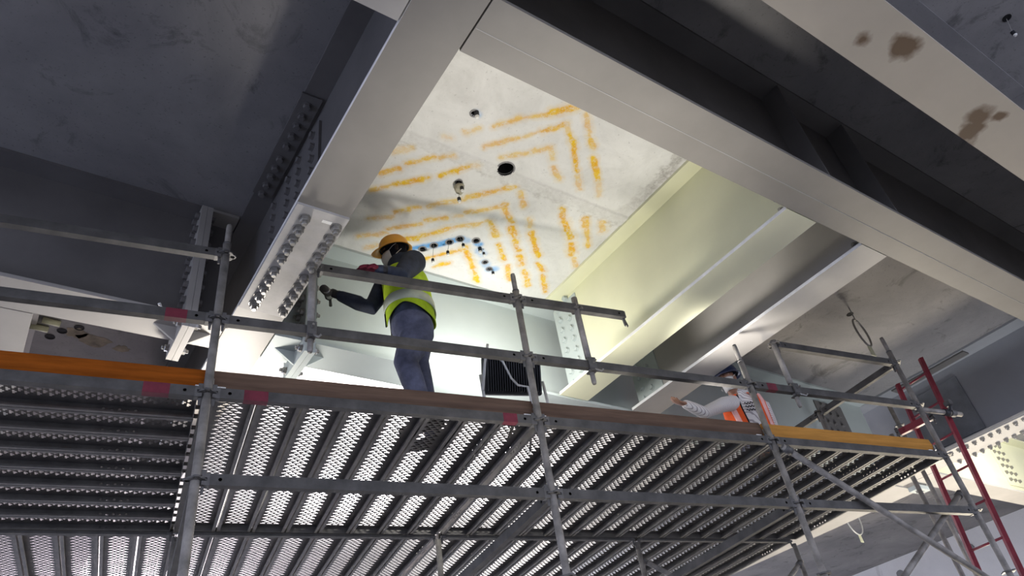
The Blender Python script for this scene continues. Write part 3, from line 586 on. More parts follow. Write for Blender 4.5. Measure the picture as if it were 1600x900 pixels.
# planks
def plank_meshes():
    hw, L = .120, 1.94
    bm = bmesh.new(); fn = lambda x, y: (x, y, 0)
    rows = int(L / .028); y0 = .02
    quad(bm, fn, -hw, hw, 0, y0); ye = y0
    def hole(x0, x1, ya, yb):
        cxh, cyh = (x0 + x1) / 2, (ya + yb) / 2
        ox = [(x0,ya),(cxh,ya),(x1,ya),(x1,cyh),(x1,cyh+.006),(x1,yb),(x0,yb),(x0,cyh+.006),(x0,cyh)]
        ix = [(-.0185,-.0105),(0,-.0105),(.0185,-.0105),(.0185,.0),(.0080,.001),(.0065,.0100),(-.0065,.0100),(-.0080,.001),(-.0185,.0)]
        o = [bm.verts.new(fn(*p)) for p in ox]; i = [bm.verts.new(fn(cxh + u, cyh - v)) for u, v in ix]
        # the bump points towards -y: mirror the outer order to match
        o2 = [bm.verts.new(fn(p[0], 2 * cyh - p[1])) for p in ox]
        for v in o: bm.verts.remove(v)
        up = [bm.verts.new(v.co + Vector((0, 0, .0015))) for v in i]
        for k in range(9):
            j = (k + 1) % 9
            bm.faces.new((o2[k], o2[j], i[j], i[k])); bm.faces.new((i[k], i[j], up[j], up[k]))
    for r in range(rows - 2):
        ya = y0 + r * .028; yb = ya + .028; ye = yb
        xs_ = [-.075, -.025, .025, .075] if r % 2 == 0 else [-.075 + .025, 0, .05]
        quad(bm, fn, -hw, xs_[0], ya, yb); quad(bm, fn, xs_[-1], hw, ya, yb)
        for a, b_ in zip(xs_, xs_[1:]): hole(a, b_, ya, yb)
    quad(bm, fn, -hw, hw, ye, L)
    bmesh.ops.recalc_face_normals(bm, faces=[f for f in bm.faces if len(f.verts) == 4][:1])
    deck = bpy.data.meshes.new('deck_sheet'); bm.to_mesh(deck); bm.free(); deck.materials.append(MT['plank'])
    sides = []
    for sg in (-1, 1):
        bm = bmesh.new(); fs = lambda x, y: (sg * hw, x, y)
        hs = [.30, .34, .38, .42, .46, 1.48, 1.52, 1.56, 1.60, 1.64]; e = 0
        for q_ in hs:
            quad(bm, fs, e, q_ - .02, -.05, 0); cell_round(bm, fs, q_ - .02, q_ + .02, -.05, 0, q_, -.025 + .006 * ((q_ * 25) % 2 - .5), .009); e = q_ + .02
        quad(bm, fs, e, L, -.05, 0)
        fb = lambda x, y: (sg * hw - sg * x, y, -.05); quad(bm, fb, 0, .022, 0, L)
        fc = lambda x, y: (sg * (hw - .022), x, y); quad(bm, fc, 0, L, -.05, -.038)
        bmesh.ops.remove_doubles(bm, verts=list(bm.verts), dist=.0002)
        me = bpy.data.meshes.new('side_rail'); bm.to_mesh(me); bm.free(); me.materials.append(MT['plank']); sides.append(me)
    me1 = []
    for ye_, sg in ((0, -1), (L, 1)):
        bm = bmesh.new()
        box(bm, (-hw, min(ye_, ye_ - sg * .004), -.05), (hw, max(ye_, ye_ - sg * .004), 0))
        me_ = bpy.data.meshes.new('end_plate'); bm.to_mesh(me_); bm.free(); me_.materials.append(MT['plank']); me1.append(me_)
    hk = []
    for ye_, sg in ((0, -1), (L, 1)):
        for x in (-.07, .07):
            bm = bmesh.new()
            box(bm, (x - .02, min(ye_, ye_ + sg * .045), .0), (x + .02, max(ye_, ye_ + sg * .045), .007))
            me = bpy.data.meshes.new('hook'); bm.to_mesh(me); bm.free(); me.materials.append(MT['cast']); hk.append(me)
    return deck, sides, me1, hk
DECK, SIDES, ENDP, HOOKS = plank_meshes()
ORD = ['first', 'second', 'third', 'fourth', 'fifth', 'sixth', 'seventh', 'eighth']
ZP = 2.232
def plank(s, t, turn, label, group):
    o = thing('scaffold_plank', label, 'scaffold plank', P(s, t, ZP), (0, 0, ANG + turn), group)
    copy_obj(DECK, 'deck_sheet', o)
    for m_ in SIDES: copy_obj(m_, 'side_rail', o)
    for m_ in ENDP: copy_obj(m_, 'end_plate', o)
    for m_ in HOOKS: copy_obj(m_, 'hook', o)
    return o
for k in range(4):
    for j in range(8):
        s = SP[k] + .015 + .1265 + j * .2525
        if k: plank(s, T0 + .045, 0, '%s perforated plank from the left, front deck row, %s' % (ORD[j], B4[k]), 'planks of the front deck row')
        plank(s, T1 + .045, 0, '%s perforated plank from the left, second deck row, %s' % (ORD[j], B4[k]), 'planks of the second deck row')
for j in range(8):
    plank(.155 - .045, T0 + .035 + .122 + j * .247, math.pi / 2, '%s crosswise perforated plank from the front, left end bay' % ORD[j], 'crosswise planks of the left bay')
# brace tubes
def brace(p, q, label, r=TR, ends=True, mat='galv'):
    a, b_ = P(*p), P(*q); o = thing('scaffold_brace', label, 'scaffold tube', a)
    bm = bmesh.new(); pipe(bm, (0, 0, 0), b_ - a, r); mesh_obj('tube', bm, mat, o, True)
    d = (b_ - a).normalized()
    bm = bmesh.new(); tube(bm, [d * .02, d * .08], r + .009, 14); mesh_obj('coupler', bm, 'cast', o, True)
    return o
brace((4.24, T0 - .065, 2.12), (6.15, T0 - .065, .93), 'long diagonal brace falling right from the fourth front standard')
brace((6.33, T0 + .09, 1.90), (4.771, 3.850, 0.979), 'diagonal brace falling left from behind the right-hand standard')
brace((6.26, T0 + .065, 2.705), (6.93, T0 + .065, 2.705), 'short tube poking out past the right end of the guard rail')
brace((6.26, T1, 1.97), (5.3, T1 + .07, 1.3), 'rear diagonal brace under the right end of the deck')
brace((4.25, T1 + .06, 2.02), (5.2, T1 + .06, 1.55), 'rear diagonal brace under the middle of the deck')
o = thing('swivel_coupler', 'swivel coupler and dark strap clamped on the short tube end', 'coupler', P(6.80, T0 + .065, 2.705), (0, 0, ANG))
bm = bmesh.new(); tube(bm, [(-.03,0,0),(.03,0,0)], .036, 16); mesh_obj('clamp_ring', bm, 'cast', o)
bm = bmesh.new(); tube(bm, [(0,-.01,.03),(0,-.02,.09)], .014, 10); tube(bm, [(0,-.045,.10),(0,.015,.10)], .03, 14); mesh_obj('eye', bm, 'cast', o)
bm = bmesh.new(); tube(bm, [(-.12,0,.0),(-.06,0,.0)], .034, 14); tube(bm, [(-.06,-.03,.0),(-.05,-.05,.05),(.0,-.04,.07)], .010, 8); mesh_obj('strap', bm, 'glove_black', o)
# ladder
st1a, st1b = (6.93, 3.90, 3.40), (6.27, 3.90, -1.58)
o = thing('ladder', 'red ladder leaning at the right end of the scaffold', 'ladder', P(6.4, 4.07, -1.58))
def lp(u, k): return P(*[a + (b_ - a) * u for a, b_ in zip(st1a, st1b)]) + TD * (0.36 * k) - o.location
for k in (0, 1):
    bm = bmesh.new(); tube(bm, [lp(0 if k == 0 else .02, k), lp(1, k)], (.032, .016), 4, ref=TD); mesh_obj('stile', bm, 'ladder_red', o)
for u in [.035 + .068 * q_ for q_ in range(14)]:
    bm = bmesh.new(); tube(bm, [lp(u, 0), lp(u, 1)], .011, 10); mesh_obj('rung', bm, 'ladder_red', o, True)
ledger((6.669, 3.903, 2.72), (6.581, 4.34, 2.72), 'red ledger tying the ladder to the scaffold end', mat='ladder_red', heads=(1, 1))

standard(7.596, 4.900, -1.58, 3.55, (3.2, 2.7, 2.2), 'thin grey pole farther right, left of the red ladder top', top=False)
standard(7.076, 4.700, -1.58, 2.95, (2.7,), 'thin grey pole before the dark web plate at the right', top=False)

# ------------------------------------------------------------------ floodlight
FL = Vector(P(2.30, 4.20, 2.80))
o = thing('floodlight', 'black finned floodlight on a stand behind the toe board, shining on the pale girder', 'floodlight', P(2.30, 4.20, ZP), (0, 0, ANG))
ROTL = Matrix.Rotation(math.radians(-8), 4, 'Z') @ Matrix.Rotation(math.radians(18), 4, 'X')
def lx(bm): bmesh.ops.transform(bm, matrix=Matrix.Translation((0, 0, 2.83 - ZP)) @ ROTL, verts=list(bm.verts))
bm = bmesh.new(); box(bm, (-.235, -.02, -.15), (.235, .05, .15)); bev(bm, .02, 2); lx(bm); mesh_obj('housing', bm, 'black_plastic', o)
for k in range(23):
    bm = bmesh.new(); x = -.205 + k * .41 / 22; box(bm, (x - .003, -.055, -.13), (x + .003, -.019, .13)); lx(bm); mesh_obj('cooling_fin', bm, 'black_plastic', o)
bm = bmesh.new(); box(bm, (-.215, .0505, -.13), (.215, .054, .13)); lx(bm); mesh_obj('lens', bm, 'lens', o)
bm = bmesh.new(); tube(bm, [(-.262,.01,-.02),(-.262,-.01,-.25),(-.2,0,-.29),(.2,0,-.29),(.262,-.01,-.25),(.262,.01,-.02)], .012, 8); bmesh.ops.transform(bm, matrix=Matrix.Translation((0, 0, 2.83 - ZP)), verts=list(bm.verts)); mesh_obj('yoke', bm, 'cable', o, True)
bm = bmesh.new(); tube(bm, [(-.27,-.02,-.17),(-.235,-.04,.06),(-.20,-.06,.22)], .011, 8); bmesh.ops.transform(bm, matrix=Matrix.Translation((0, 0, 2.83 - ZP)), verts=list(bm.verts)); mesh_obj('stay_rod', bm, 'cable', o, True)
for a in (-.5, 1.6, 3.7):
    bm = bmesh.new(); tube(bm, [(0,0,.30),(.18*math.cos(a),.14*math.sin(a),.012)], .012, 8); mesh_obj('leg', bm, 'galv', o, True)
bm = bmesh.new(); tube(bm, [(0,0,.25),(0,0,.33)], .03, 12); mesh_obj('stand_hub', bm, 'galv', o, True)
bm = bmesh.new(); tube(bm, [(-.25,-.05,.71),(-.20,-.09,.72),(-.12,-.11,.64),(-.07,-.11,.50),(-.03,-.12,.44),(.05,-.12,.435),(.1,-.05,.3),(.1,.1,.02)], .0085, 8); mesh_obj('power_cable', bm, 'cable', o, True)
ld = bpy.data.lights.new('floodlight_beam', 'AREA'); ld.shape = 'RECTANGLE'; ld.size = .42; ld.size_y = .25; ld.energy = 42; ld.color = (1.0, .985, .93)
lo = bpy.data.objects.new('floodlight_beam', ld); COL.objects.link(lo); lo.parent = o
lo.matrix_local = Matrix.Translation((0, 0, 2.83 - ZP)) @ ROTL @ Matrix.Translation((0, .062, 0)) @ Matrix.Rotation(math.radians(90), 4, 'X')

# ------------------------------------------------------------------ people
def soft(name, tubes, mat, parent, voxel=.009, smooth=4, seg=18, blobs=()):
    """one continuous skin grown round overlapping tapered limbs"""
    bm = bmesh.new()
    for pts, rads, ref in tubes: tube(bm, pts, rads, seg, ref=ref, round_=True)
    me = bpy.data.meshes.new(name); bm.to_mesh(me); bm.free()
    t = bpy.data.objects.new('soft_work', me); COL.objects.link(t)
    r = t.modifiers.new('r', 'REMESH'); r.mode = 'VOXEL'; r.voxel_size = voxel; r.use_smooth_shade = True
    s_ = t.modifiers.new('s', 'SMOOTH'); s_.iterations = smooth; s_.factor = .5
    dg = bpy.context.evaluated_depsgraph_get(); ev = t.evaluated_get(dg); m2 = bpy.data.meshes.new_from_object(ev)
    bpy.data.objects.remove(t); bpy.data.meshes.remove(me); m2.name = name
    for p in m2.polygons: p.use_smooth = True
    m2.materials.clear(); m2.materials.append(MT[mat])
    o = bpy.data.objects.new(name, m2); COL.objects.link(o); o.parent = parent
    return o
def hand(wr, d, n, side, curl=.5, sc=1.0, grow=0.0, thumb=.5):
    """palm, four fingers and a thumb; d to the fingers, n out of the palm, side +1/-1 where the thumb is"""
    d = d.normalized(); n = (n - d * n.dot(d)).normalized(); s_ = d.cross(n) * side
    T = [([wr - d*.02, wr + d*.035*sc, wr + d*.085*sc], [(.020+grow, .028+grow), (.019+grow, .040+grow), (.014+grow, .041+grow)], n)]
    for i, (L, off) in enumerate(((.070, .031), (.078, .0105), (.073, -.010), (.058, -.029))):
        p = wr + d*(.088 - .004*abs(i-1))*sc + s_*off*sc; q = [p - d*.02, p]; a = 0
        for fr, k in ((.45, .7), (.3, 1.1), (.25, .8)):
            a += curl * k; q.append(q[-1] + (d*math.cos(a) + n*math.sin(a)) * (L*fr*sc))
        T.append((q, [.0095+grow, .0095+grow, .0088+grow, .0082+grow, .0068+grow], None))
    p = wr + d*.022*sc + s_*.026*sc
    q = [p, p + (s_*.6 + d*.6 + n*.35).normalized()*.042*sc]; q.append(q[-1] + (d*.8 + s_*.15 + n*thumb).normalized()*.032*sc); q.append(q[-1] + (d*.8 - s_*.1 + n*thumb*1.3).normalized()*.026*sc)
    T.append((q, [.0145+grow, .0125+grow, .0105+grow, .008+grow], None))
    return T
def torso_shell(name, prof, f, off, mat, parent, a0=0.0, a1=2*math.pi, seg=48, drop=None, thick=.004):
    """open wrap round the trunk; prof rows are (centre, depth, half width); angle 0 is the chest"""
    f = f.normalized(); l = ZD.cross(f); bm = bmesh.new(); R = []
    full = abs(a1 - a0 - 2*math.pi) < 1e-4; n = seg if full else seg + 1
    for r, (c, dp, hw) in enumerate(prof):
        row = []
        for k in range(n):
            a = a0 + (a1 - a0) * k / seg
            p = c + f*((dp + off)*math.cos(a)) + l*((hw + off)*math.sin(a))
            if drop: p = p + ZD * drop(r, a)
            row.append(bm.verts.new(p))
        R.append(row)
    for i in range(len(R) - 1):
        for k in range(n if full else n - 1): bm.faces.new((R[i][k], R[i][(k+1) % n], R[i+1][(k+1) % n], R[i+1][k]))
    o = mesh_obj(name, bm, mat, parent, True)
    m_ = o.modifiers.new('thickness', 'SOLIDIFY'); m_.thickness = thick; m_.offset = 1
    return o
def interp(prof, u):
    i = min(int(u), len(prof) - 2); k = u - i; a, b_ = prof[i], prof[i+1]
    return (a[0].lerp(b_[0], k), a[1] + (b_[1]-a[1])*k, a[2] + (b_[2]-a[2])*k)
def helmet(parent, c, f, up, mat, sc=1.0):
    """dome with ridge, brim all round and a longer peak"""
    bm = bmesh.new(); prof = [(.001, .128), (.045, .122), (.085, .102), (.110, .066), (.120, .02), (.122, .0), (.138, -.012), (.142, -.017), (.136, -.017), (.120, -.008), (.115, .01), (.10, .06), (.001, .112)]
    R = lathe(bm, prof, 40)
    for v in bm.verts:
        a = math.atan2(v.co.y, v.co.x); fr = max(0, math.cos(a)) ** 4
        if v.co.z < 0: v.co.x += .045 * fr * (1 if v.co.z < -.010 else .3); v.co.z -= .010 * fr
        v.co.x *= 1.10
        if abs(v.co.y) < .016 and v.co.z > .03: v.co.z += .007
    up = up.normalized(); f2 = (f - up*f.dot(up)).normalized(); l = up.cross(f2)
    Mx = Matrix((f2, l, up)).transposed().to_4x4(); Mx.translation = c
    bmesh.ops.transform(bm, matrix=Mx @ Matrix.Scale(sc, 4), verts=list(bm.verts)); o = mesh_obj('helmet', bm, mat, parent, True)
    bm = bmesh.new(); tube(bm, [Mx @ Vector((.112*math.cos(a), .104*math.sin(a), -.004)) for a in [2*math.pi*k/24 for k in range(25)]], .006, 6); mesh_obj('helmet_harness', bm, 'dark_cloth', o, True)
    return o
def head_tubes(neck, hc, f, up, grow=0.0):
    up = up.normalized(); f = (f - up*f.dot(up)).normalized(); l = up.cross(f)
    T = [([neck - up*.03, neck + up*.03, hc - up*.05 - f*.015], [.058+grow, .054+grow, .056+grow], None)]
    T.append(([hc - up*.105 + f*.022, hc - up*.07 + f*.018, hc - up*.01 + f*.004, hc + up*.05 - f*.008, hc + up*.085 - f*.012], [(.052+grow, .040+grow), (.076+grow, .058+grow), (.094+grow, .073+grow), (.092+grow, .073+grow), (.068+grow, .056+grow)], f))
    if not grow:
        T.append(([hc + f*.090 + up*.005, hc + f*.108 - up*.028], [.010, .015], None))       # nose
        T.append(([hc + f*.088 - up*.062 + l*.018, hc + f*.092 - up*.062, hc + f*.088 - up*.062 - l*.018], [.007, .009, .007], None))  # lips
        for s_ in (-1, 1):
            T.append(([hc + l*s_*.074 + up*.022 - f*.012, hc + l*s_*.077 - up*.022 - f*.006], [(.018, .008), (.012, .007)], f))      # ears
            T.append(([hc + f*.078 + l*s_*.045 + up*.028, hc + f*.088 + l*s_*.018 + up*.030], [.010, .010], None))                  # brows
    return T
def mask(parent, hc, f, up):
    up = up.normalized(); f = (f - up*f.dot(up)).normalized(); l = up.cross(f)
    bm = bmesh.new(); R = []
    for u in range(9):
        v = u / 8; z = .012 - .125*v; row = []
        for k in range(13):
            a = -1.05 + 2.1*k/12; bulge = .034*math.sin(math.pi*(v*.9+.05))*math.cos(a)**1.5
            rx, ry = .100 + bulge - .02*v, .078 - .012*v
            row.append(bm.verts.new(hc + f*(rx*math.cos(a)) + l*(ry*math.sin(a)) + up*z))
        R.append(row)
    for i in range(8):
        for k in range(12): bm.faces.new((R[i][k], R[i][k+1], R[i+1][k+1], R[i+1][k]))
    o = mesh_obj('face_mask', bm, 'mask', parent, True); m_ = o.modifiers.new('thickness', 'SOLIDIFY'); m_.thickness = .004; m_.offset = 1
    for s_ in (-1, 1):
        for z0, z1 in ((.0, .055), (-.09, -.015)):
            bm = bmesh.new(); tube(bm, [hc + f*.062 + l*s_*.072 + up*z0, hc + f*.02 + l*s_*.086 + up*((z0+z1)/2), hc - f*.04 + l*s_*.083 + up*z1], .0022, 6); mesh_obj('mask_strap', bm, 'mask', o, True)
    return o
def boot(parent, ank, f):
    fl = Vector((f.x, f.y, 0)).normalized(); zf = .006
    a = Vector((ank.x, ank.y, 0)); bm = bmesh.new()
    def pt(u, z): return a + fl*u + ZD*(zf + z)
    tube(bm, [pt(-.085, .045), pt(-.03, .05), pt(.05, .045), pt(.13, .036), pt(.17, .034)], [(.040, .036), (.048, .042), (.044, .044), (.033, .046), (.026, .036)], 16, ref=ZD, round_=True)
    tube(bm, [pt(-.03, .06), ank + ZD*.09], [.046, .052], 16, round_=True)
    return mesh_obj('boot', bm, 'boot', parent, True)

# worker in the lime vest
f1 = (SD*-.84 + TD*.54).normalized(); l1 = ZD.cross(f1)
w1 = thing('person', 'person in orange helmet and lime vest tightening bolts on the girder', 'person', P(1.55, 4.2, ZP))
def V(*a): return P(*a) - w1.location
pel, wai, che, sho, nek, hed = V(*(1.528, 4.200, 3.136)), V(*(1.514, 4.200, 3.337)), V(*(1.496, 4.200, 3.558)), V(*(1.495, 4.200, 3.754)), V(*(1.452, 4.190, 3.803)), V(*(1.415, 4.180, 3.868))
Ls, Le, Lw = V(*(1.509, 4.030, 3.656)), V(*(1.324, 3.840, 3.327)), V(*(1.154, 3.775, 3.293))
Rs, Re, Rw = V(*(1.439, 4.360, 3.778)), V(*(1.251, 4.340, 3.400)), V(*(1.044, 4.420, 3.535))
Lh, Lk, La = V(*(1.532, 4.120, 3.047)), V(*(1.410, 4.060, 2.750)), V(1.54, 4.08, ZP + .10)
Rh, Rk, Ra = V(*(1.599, 4.300, 3.192)), V(*(1.568, 4.260, 2.896)), V(1.66, 4.30, ZP + .10)
upv = (hed - nek).normalized()*.6 + ZD*.4
hf1 = (SD*-.95 + TD*.25).normalized()
prof1 = [(pel, .148, .185), (wai, .150, .185), (wai.lerp(che, .5), .152, .195), (che, .152, .205), (sho, .120, .195), (nek.lerp(sho, .35), .075, .115)]
def limbs(gr, parts):
    T = []
    if 'trunk' in parts: T.append(([p[0] for p in prof1], [(p[1]+gr, p[2]+gr) for p in prof1], f1))
    if 'arms' in parts:
        for a, e, w_ in ((Ls, Le, Lw), (Rs, Re, Rw)):
            T.append(([sho.lerp(a, .5), a, a.lerp(e, .5), e, e.lerp(w_, .4), w_], [.085+gr, .086+gr, .066+gr, .050+gr, .047+gr, .031+gr], None))
    if 'legs' in parts:
        for h_, k_, a_ in ((Lh, Lk, La), (Rh, Rk, Ra)):
            T.append(([h_ + ZD*.06, h_, h_.lerp(k_, .5), k_, k_.lerp(a_, .35), a_], [.112+gr, .110+gr, .094+gr, .072+gr, .066+gr, .044+gr], None))
    return T
hl = hand(Lw, (SD*-1 + ZD*-.05), (ZD*-1 + TD*-.2), 1, .28); hr = hand(Rw, (V(*(0.949, 4.460, 3.598)) - Rw), (SD*.1 + TD*.9 + ZD*-.3), -1, 1.15)
body1 = soft('body', limbs(0, ('trunk', 'arms', 'legs')) + head_tubes(nek, hed, hf1, upv) + hl + hr, 'skin_dark', w1, .007, 3)
soft('jacket', [([p[0] for p in prof1], [(p[1]+.008, p[2]+.008) for p in prof1], f1)] + limbs(.013, ('arms',)), 'navy', w1, .010, 3)
tr = limbs(.014, ('legs',)); soft('trousers', tr + [([pel - ZD*.05, pel, wai], [(.148, .188), (.158, .196), (.150, .186)], f1)], 'denim', w1, .010, 3)
for (wr_, dd, nn, sd, cu, nm) in ((Lw, SD*-1 + ZD*-.05, ZD*-1 + TD*-.2, 1, .28, 'black fingered work glove with red back'), (Rw, V(*(0.949, 4.460, 3.598)) - Rw, SD*.1 + TD*.9 + ZD*-.3, -1, 1.15, None)):
    gl = soft('glove', hand(wr_, dd, nn, sd, cu, 1.0 if sd > 0 else 1.15, .003 if sd > 0 else .006), 'glove_black' if sd < 0 else 'glove_red', w1, .005, 2)
    bm = bmesh.new(); dn = dd.normalized(); tube(bm, [wr_ - dn*.055, wr_ + dn*.02], [.041, .036], 16); mesh_obj('glove_cuff', bm, 'glove_red' if sd < 0 else 'glove_black', gl, True)
soft('balaclava', head_tubes(nek, hed, hf1, upv, .006), 'dark_cloth', w1, .008, 3)
helmet(w1, hed + upv.normalized()*.030 - hf1*.005, hf1, upv + hf1*-.12, 'helmet', .92); mask(w1, hed - upv.normalized()*.015, hf1, upv)
# vest wraps the trunk, open at the chest, longer in front
vp = [(pel.lerp(wai, .35), .160, .195), (wai, .160, .195), (wai.lerp(che, .5), .160, .202), (che, .160, .212), (che.lerp(sho, .2), .150, .206), (che.lerp(sho, .3), .140, .195), (che.lerp(sho, .36), .125, .180)]
vest = torso_shell('vest', vp, f1, .016, 'lime', w1, .34, 2*math.pi - .34, 56, lambda r, a: ((-.05 if math.cos(a) > 0 else -.0) * abs(math.cos(a)) + .05*abs(math.sin(a))**3 - .03*max(0, -math.cos(a))) * max(0, 1 - r*.8), .006)
vp2 = [(p[0] + ZD*dz, p[1], p[2]) for p, dz in ((interp(vp, .50), 0), (interp(vp, .8), 0), (interp(vp, 1.15), 0))]
torso_shell('reflective_band', vp2, f1, .029, 'reflect', vest, .34, 2*math.pi - .34, 56)
for sg in (-1, 1):
    a = sg*.35; bm = bmesh.new(); pts = []
    for p in vp: pts.append(p[0] + f1*((p[1]+.026)*math.cos(a)) + l1*((p[2]+.026)*math.sin(a)))
    pts[0] = pts[0] - ZD*.05; tube(bm, pts, .006, 8); mesh_obj('edge_binding', bm, 'dark_cloth', vest, True)
    v2 = [interp(vp, u) for u in (2.3, 3, 4, 5, 5.5)]
    for q_ in ():
        pts = [p[0] + f1*((p[1]+.022)*math.cos(q_)) + l1*((p[2]+.022)*math.sin(q_)) for p in v2]
        bm = bmesh.new(); tube(bm, pts, (.004, .024), 8, ref=f1); mesh_obj('shoulder_band', bm, 'reflect', vest, True)
for a_ in (La, Ra): boot(w1, a_, f1)
# ratchet in the far hand
c = P(*(0.941, 4.420, 3.553)); o = thing('ratchet_wrench', 'ratchet wrench held against the bolt in the gloved hand', 'wrench', c)
bm = bmesh.new(); d_ = (SD*-.5 + TD*-.75 + ZD*.1).normalized(); pipe(bm, d_*-.05, d_*.028, .027, .013, 18); mesh_obj('socket', bm, 'zinc_bolt', o, True)
bm = bmesh.new(); tube(bm, [(0,0,0), SD*-.03 + ZD*.03], .034, 16, round_=True); mesh_obj('ratchet_head', bm, 'galv_dark', o, True)
bm = bmesh.new(); tube(bm, [(0,0,0), SD*.03 + ZD*-.02 + TD*.05, SD*.05 + ZD*-.03 + TD*.12], [.012, .010, .013], 10); mesh_obj('handle', bm, 'galv_dark', o, True)

# worker in the orange vest, kneeling beyond the girder end
f2 = (SD*-.42 + TD*-.9).normalized(); l2 = ZD.cross(f2); hf2 = (SD*-.85 + TD*-.5).normalized()
w2 = thing('person', 'person kneeling in orange vest, striped white shirt and navy helmet', 'person', P(4.90, 4.5, ZP))
def V(*a): return P(*a) - w2.location
hed, nek = V(*(4.687, 4.400, 3.182)), V(*(4.742, 4.430, 3.053))
sho = V(*(4.834, 4.460, 2.997)); che = V(*(4.849, 4.480, 2.887)); pel = V(4.98, 4.56, ZP + .34); wai = che.lerp(pel, .55)
Rs, Re, Rw = V(*(4.551, 4.420, 2.920)), V(*(4.167, 4.300, 2.734)), V(*(3.979, 4.280, 2.787))
Ls, Le, Lw = V(*(5.152, 4.520, 2.999)), V(*(5.143, 4.500, 2.775)), V(*(4.814, 4.380, 2.483))
Lk, Rk = V(4.85, 4.18, ZP + .085), V(4.62, 4.22, ZP + .085); La, Ra = V(5.18, 4.62, ZP + .065), V(4.92, 4.66, ZP + .065)
Lh, Rh = pel + l2*.10, pel - l2*.10
prof2 = [(pel, .125, .175), (wai, .118, .160), (che, .125, .178), (sho, .105, .175), (nek.lerp(sho, .35), .072, .105)]
def arms2(gr): return [([sho.lerp(a, .5), a, a.lerp(e, .5), e, e.lerp(w_, .5), w_], [.060+gr, .056+gr, .046+gr, .040+gr, .036+gr, .027+gr], None) for a, e, w_ in ((Rs, Re, Rw), (Ls, Le, Lw))]
def legs2(gr): return [([h_, h_.lerp(k_, .5), k_, k_.lerp(a_, .4), a_], [.095+gr, .08+gr, .060+gr, .056+gr, .042+gr], None) for h_, k_, a_ in ((Lh, Lk, La), (Rh, Rk, Ra))]
hr = hand(Rw, V(*(3.867, 4.270, 2.795)) - Rw, TD*-.3 + ZD*.9, 1, .35); hl = hand(Lw, SD*-.3 + TD*-.5 + ZD*-.7, SD*-.8, -1, .5)
up2 = ZD + SD*-.12
soft('body', [([p[0] for p in prof2], [(p[1], p[2]) for p in prof2], f2)] + arms2(0) + legs2(0) + head_tubes(nek, hed, hf2, up2) + hr + hl, 'skin', w2, .007, 3)
soft('shirt', [([p[0] for p in prof2], [(p[1]+.010, p[2]+.010) for p in prof2], f2)] + arms2(.014), 'shirt', w2, .010, 3)
soft('trousers', [([pel - ZD*.02, pel.lerp(wai, .7)], [(.14, .19), (.13, .175)], f2)] + legs2(.015), 'denim', w2, .010, 3)
helmet(w2, hed + up2.normalized()*.035, hf2, up2, 'helmet_blue'); mask(w2, hed - up2.normalized()*.015, hf2, up2)
vp = [(pel.lerp(wai, .5), .138, .182), (wai, .132, .172), (che, .137, .188), (che.lerp(sho, .6), .126, .186), (sho, .114, .172), (nek.lerp(sho, .5), .084, .116)]
vest = torso_shell('vest', vp, f2, .014, 'orange', w2, .38, 2*math.pi - .38, 56, None, .006)
for sg in (-1, 1):
    v2 = [interp(vp, u) for u in (0, 1, 2, 3, 4, 4.6)]
    for q_, wd_, nm, mt in ((sg*.78, .026, 'reflective_band', 'pink_tape'), (sg*.39, .006, 'edge_binding', 'dark_cloth')):
        pts = [p[0] + f2*((p[1]+.021)*math.cos(q_)) + l2*((p[2]+.021)*math.sin(q_)) for p in v2]
        bm = bmesh.new(); tube(bm, pts, (.004, wd_), 8, ref=f2 + l2*sg*.6); mesh_obj(nm, bm, mt, vest, True)
# faint dark print on the shirt front
bm = bmesh.new()
for zo in (0, -.035, -.07):
    pts = [interp(vp, 2.0)[0] + f2*.152 + l2*(-.045 + .09*k/12) + ZD*(.03 + zo + .010*math.sin(k*1.7)) for k in range(13)]
    tube(bm, pts, .0045, 6)
mesh_obj('shirt_print', bm, 'dark_cloth', w2)
for a_ in (La, Ra):
    bm = bmesh.new(); fl = Vector((f2.x, f2.y, 0)).normalized(); tube(bm, [a_ + fl*.03, a_ - fl*.05, a_ - fl*.10 - ZD*.005], [.048, .05, .04], 14, round_=True); mesh_obj('boot', bm, 'boot', w2, True)


# hanging rings with tags
def ring(x, y, drop, rx, label, mat):
    o = thing('sling_ring', label, 'sling', (x, y, ZS + CAMZ)); bm = bmesh.new()
    pts = [Vector((rx * math.sin(a), 0.02 * math.sin(a), -drop + rx * 1.15 * math.cos(a))) for a in [2 * math.pi * k / 28 for k in range(29)]]
    tube(bm, pts, .011, 8); mesh_obj('loop', bm, mat, o, True)
    bm = bmesh.new(); tube(bm, [(0, 0, 0.0), (0, 0, -drop + rx * 1.15)], .006, 6); mesh_obj('wire', bm, 'wire', o)
    bm = bmesh.new(); zb = -drop - rx * 1.15; prism(bm, [(-.035, -.004, zb), (.035, -.004, zb), (.045, -.004, zb - .13), (-.045, -.004, zb - .13)], (0, .008, 0)); bev(bm, .002); mesh_obj('tag', bm, 'tape_tag', o)
ring(7.348, 3.050, .34, .15, 'dark sling ring with a pale tag hanging from the soffit at the right', 'wire')
ring(11.932, 6.576, .66, .25, 'white sling ring with a pale tag showing below the deck edge', 'cable')

# ------------------------------------------------------------------ lights, world, camera
def area(name, loc, target, size, energy, color, shape='DISK'):
    l = bpy.data.lights.new(name, 'AREA'); l.shape = shape; l.size = size; l.energy = energy; l.color = color
    ob = bpy.data.objects.new(name, l); COL.objects.link(ob); ob.location = loc
    ob.rotation_euler = (Vector(target) - Vector(loc)).to_track_quat('-Z', 'Y').to_euler(); return ob

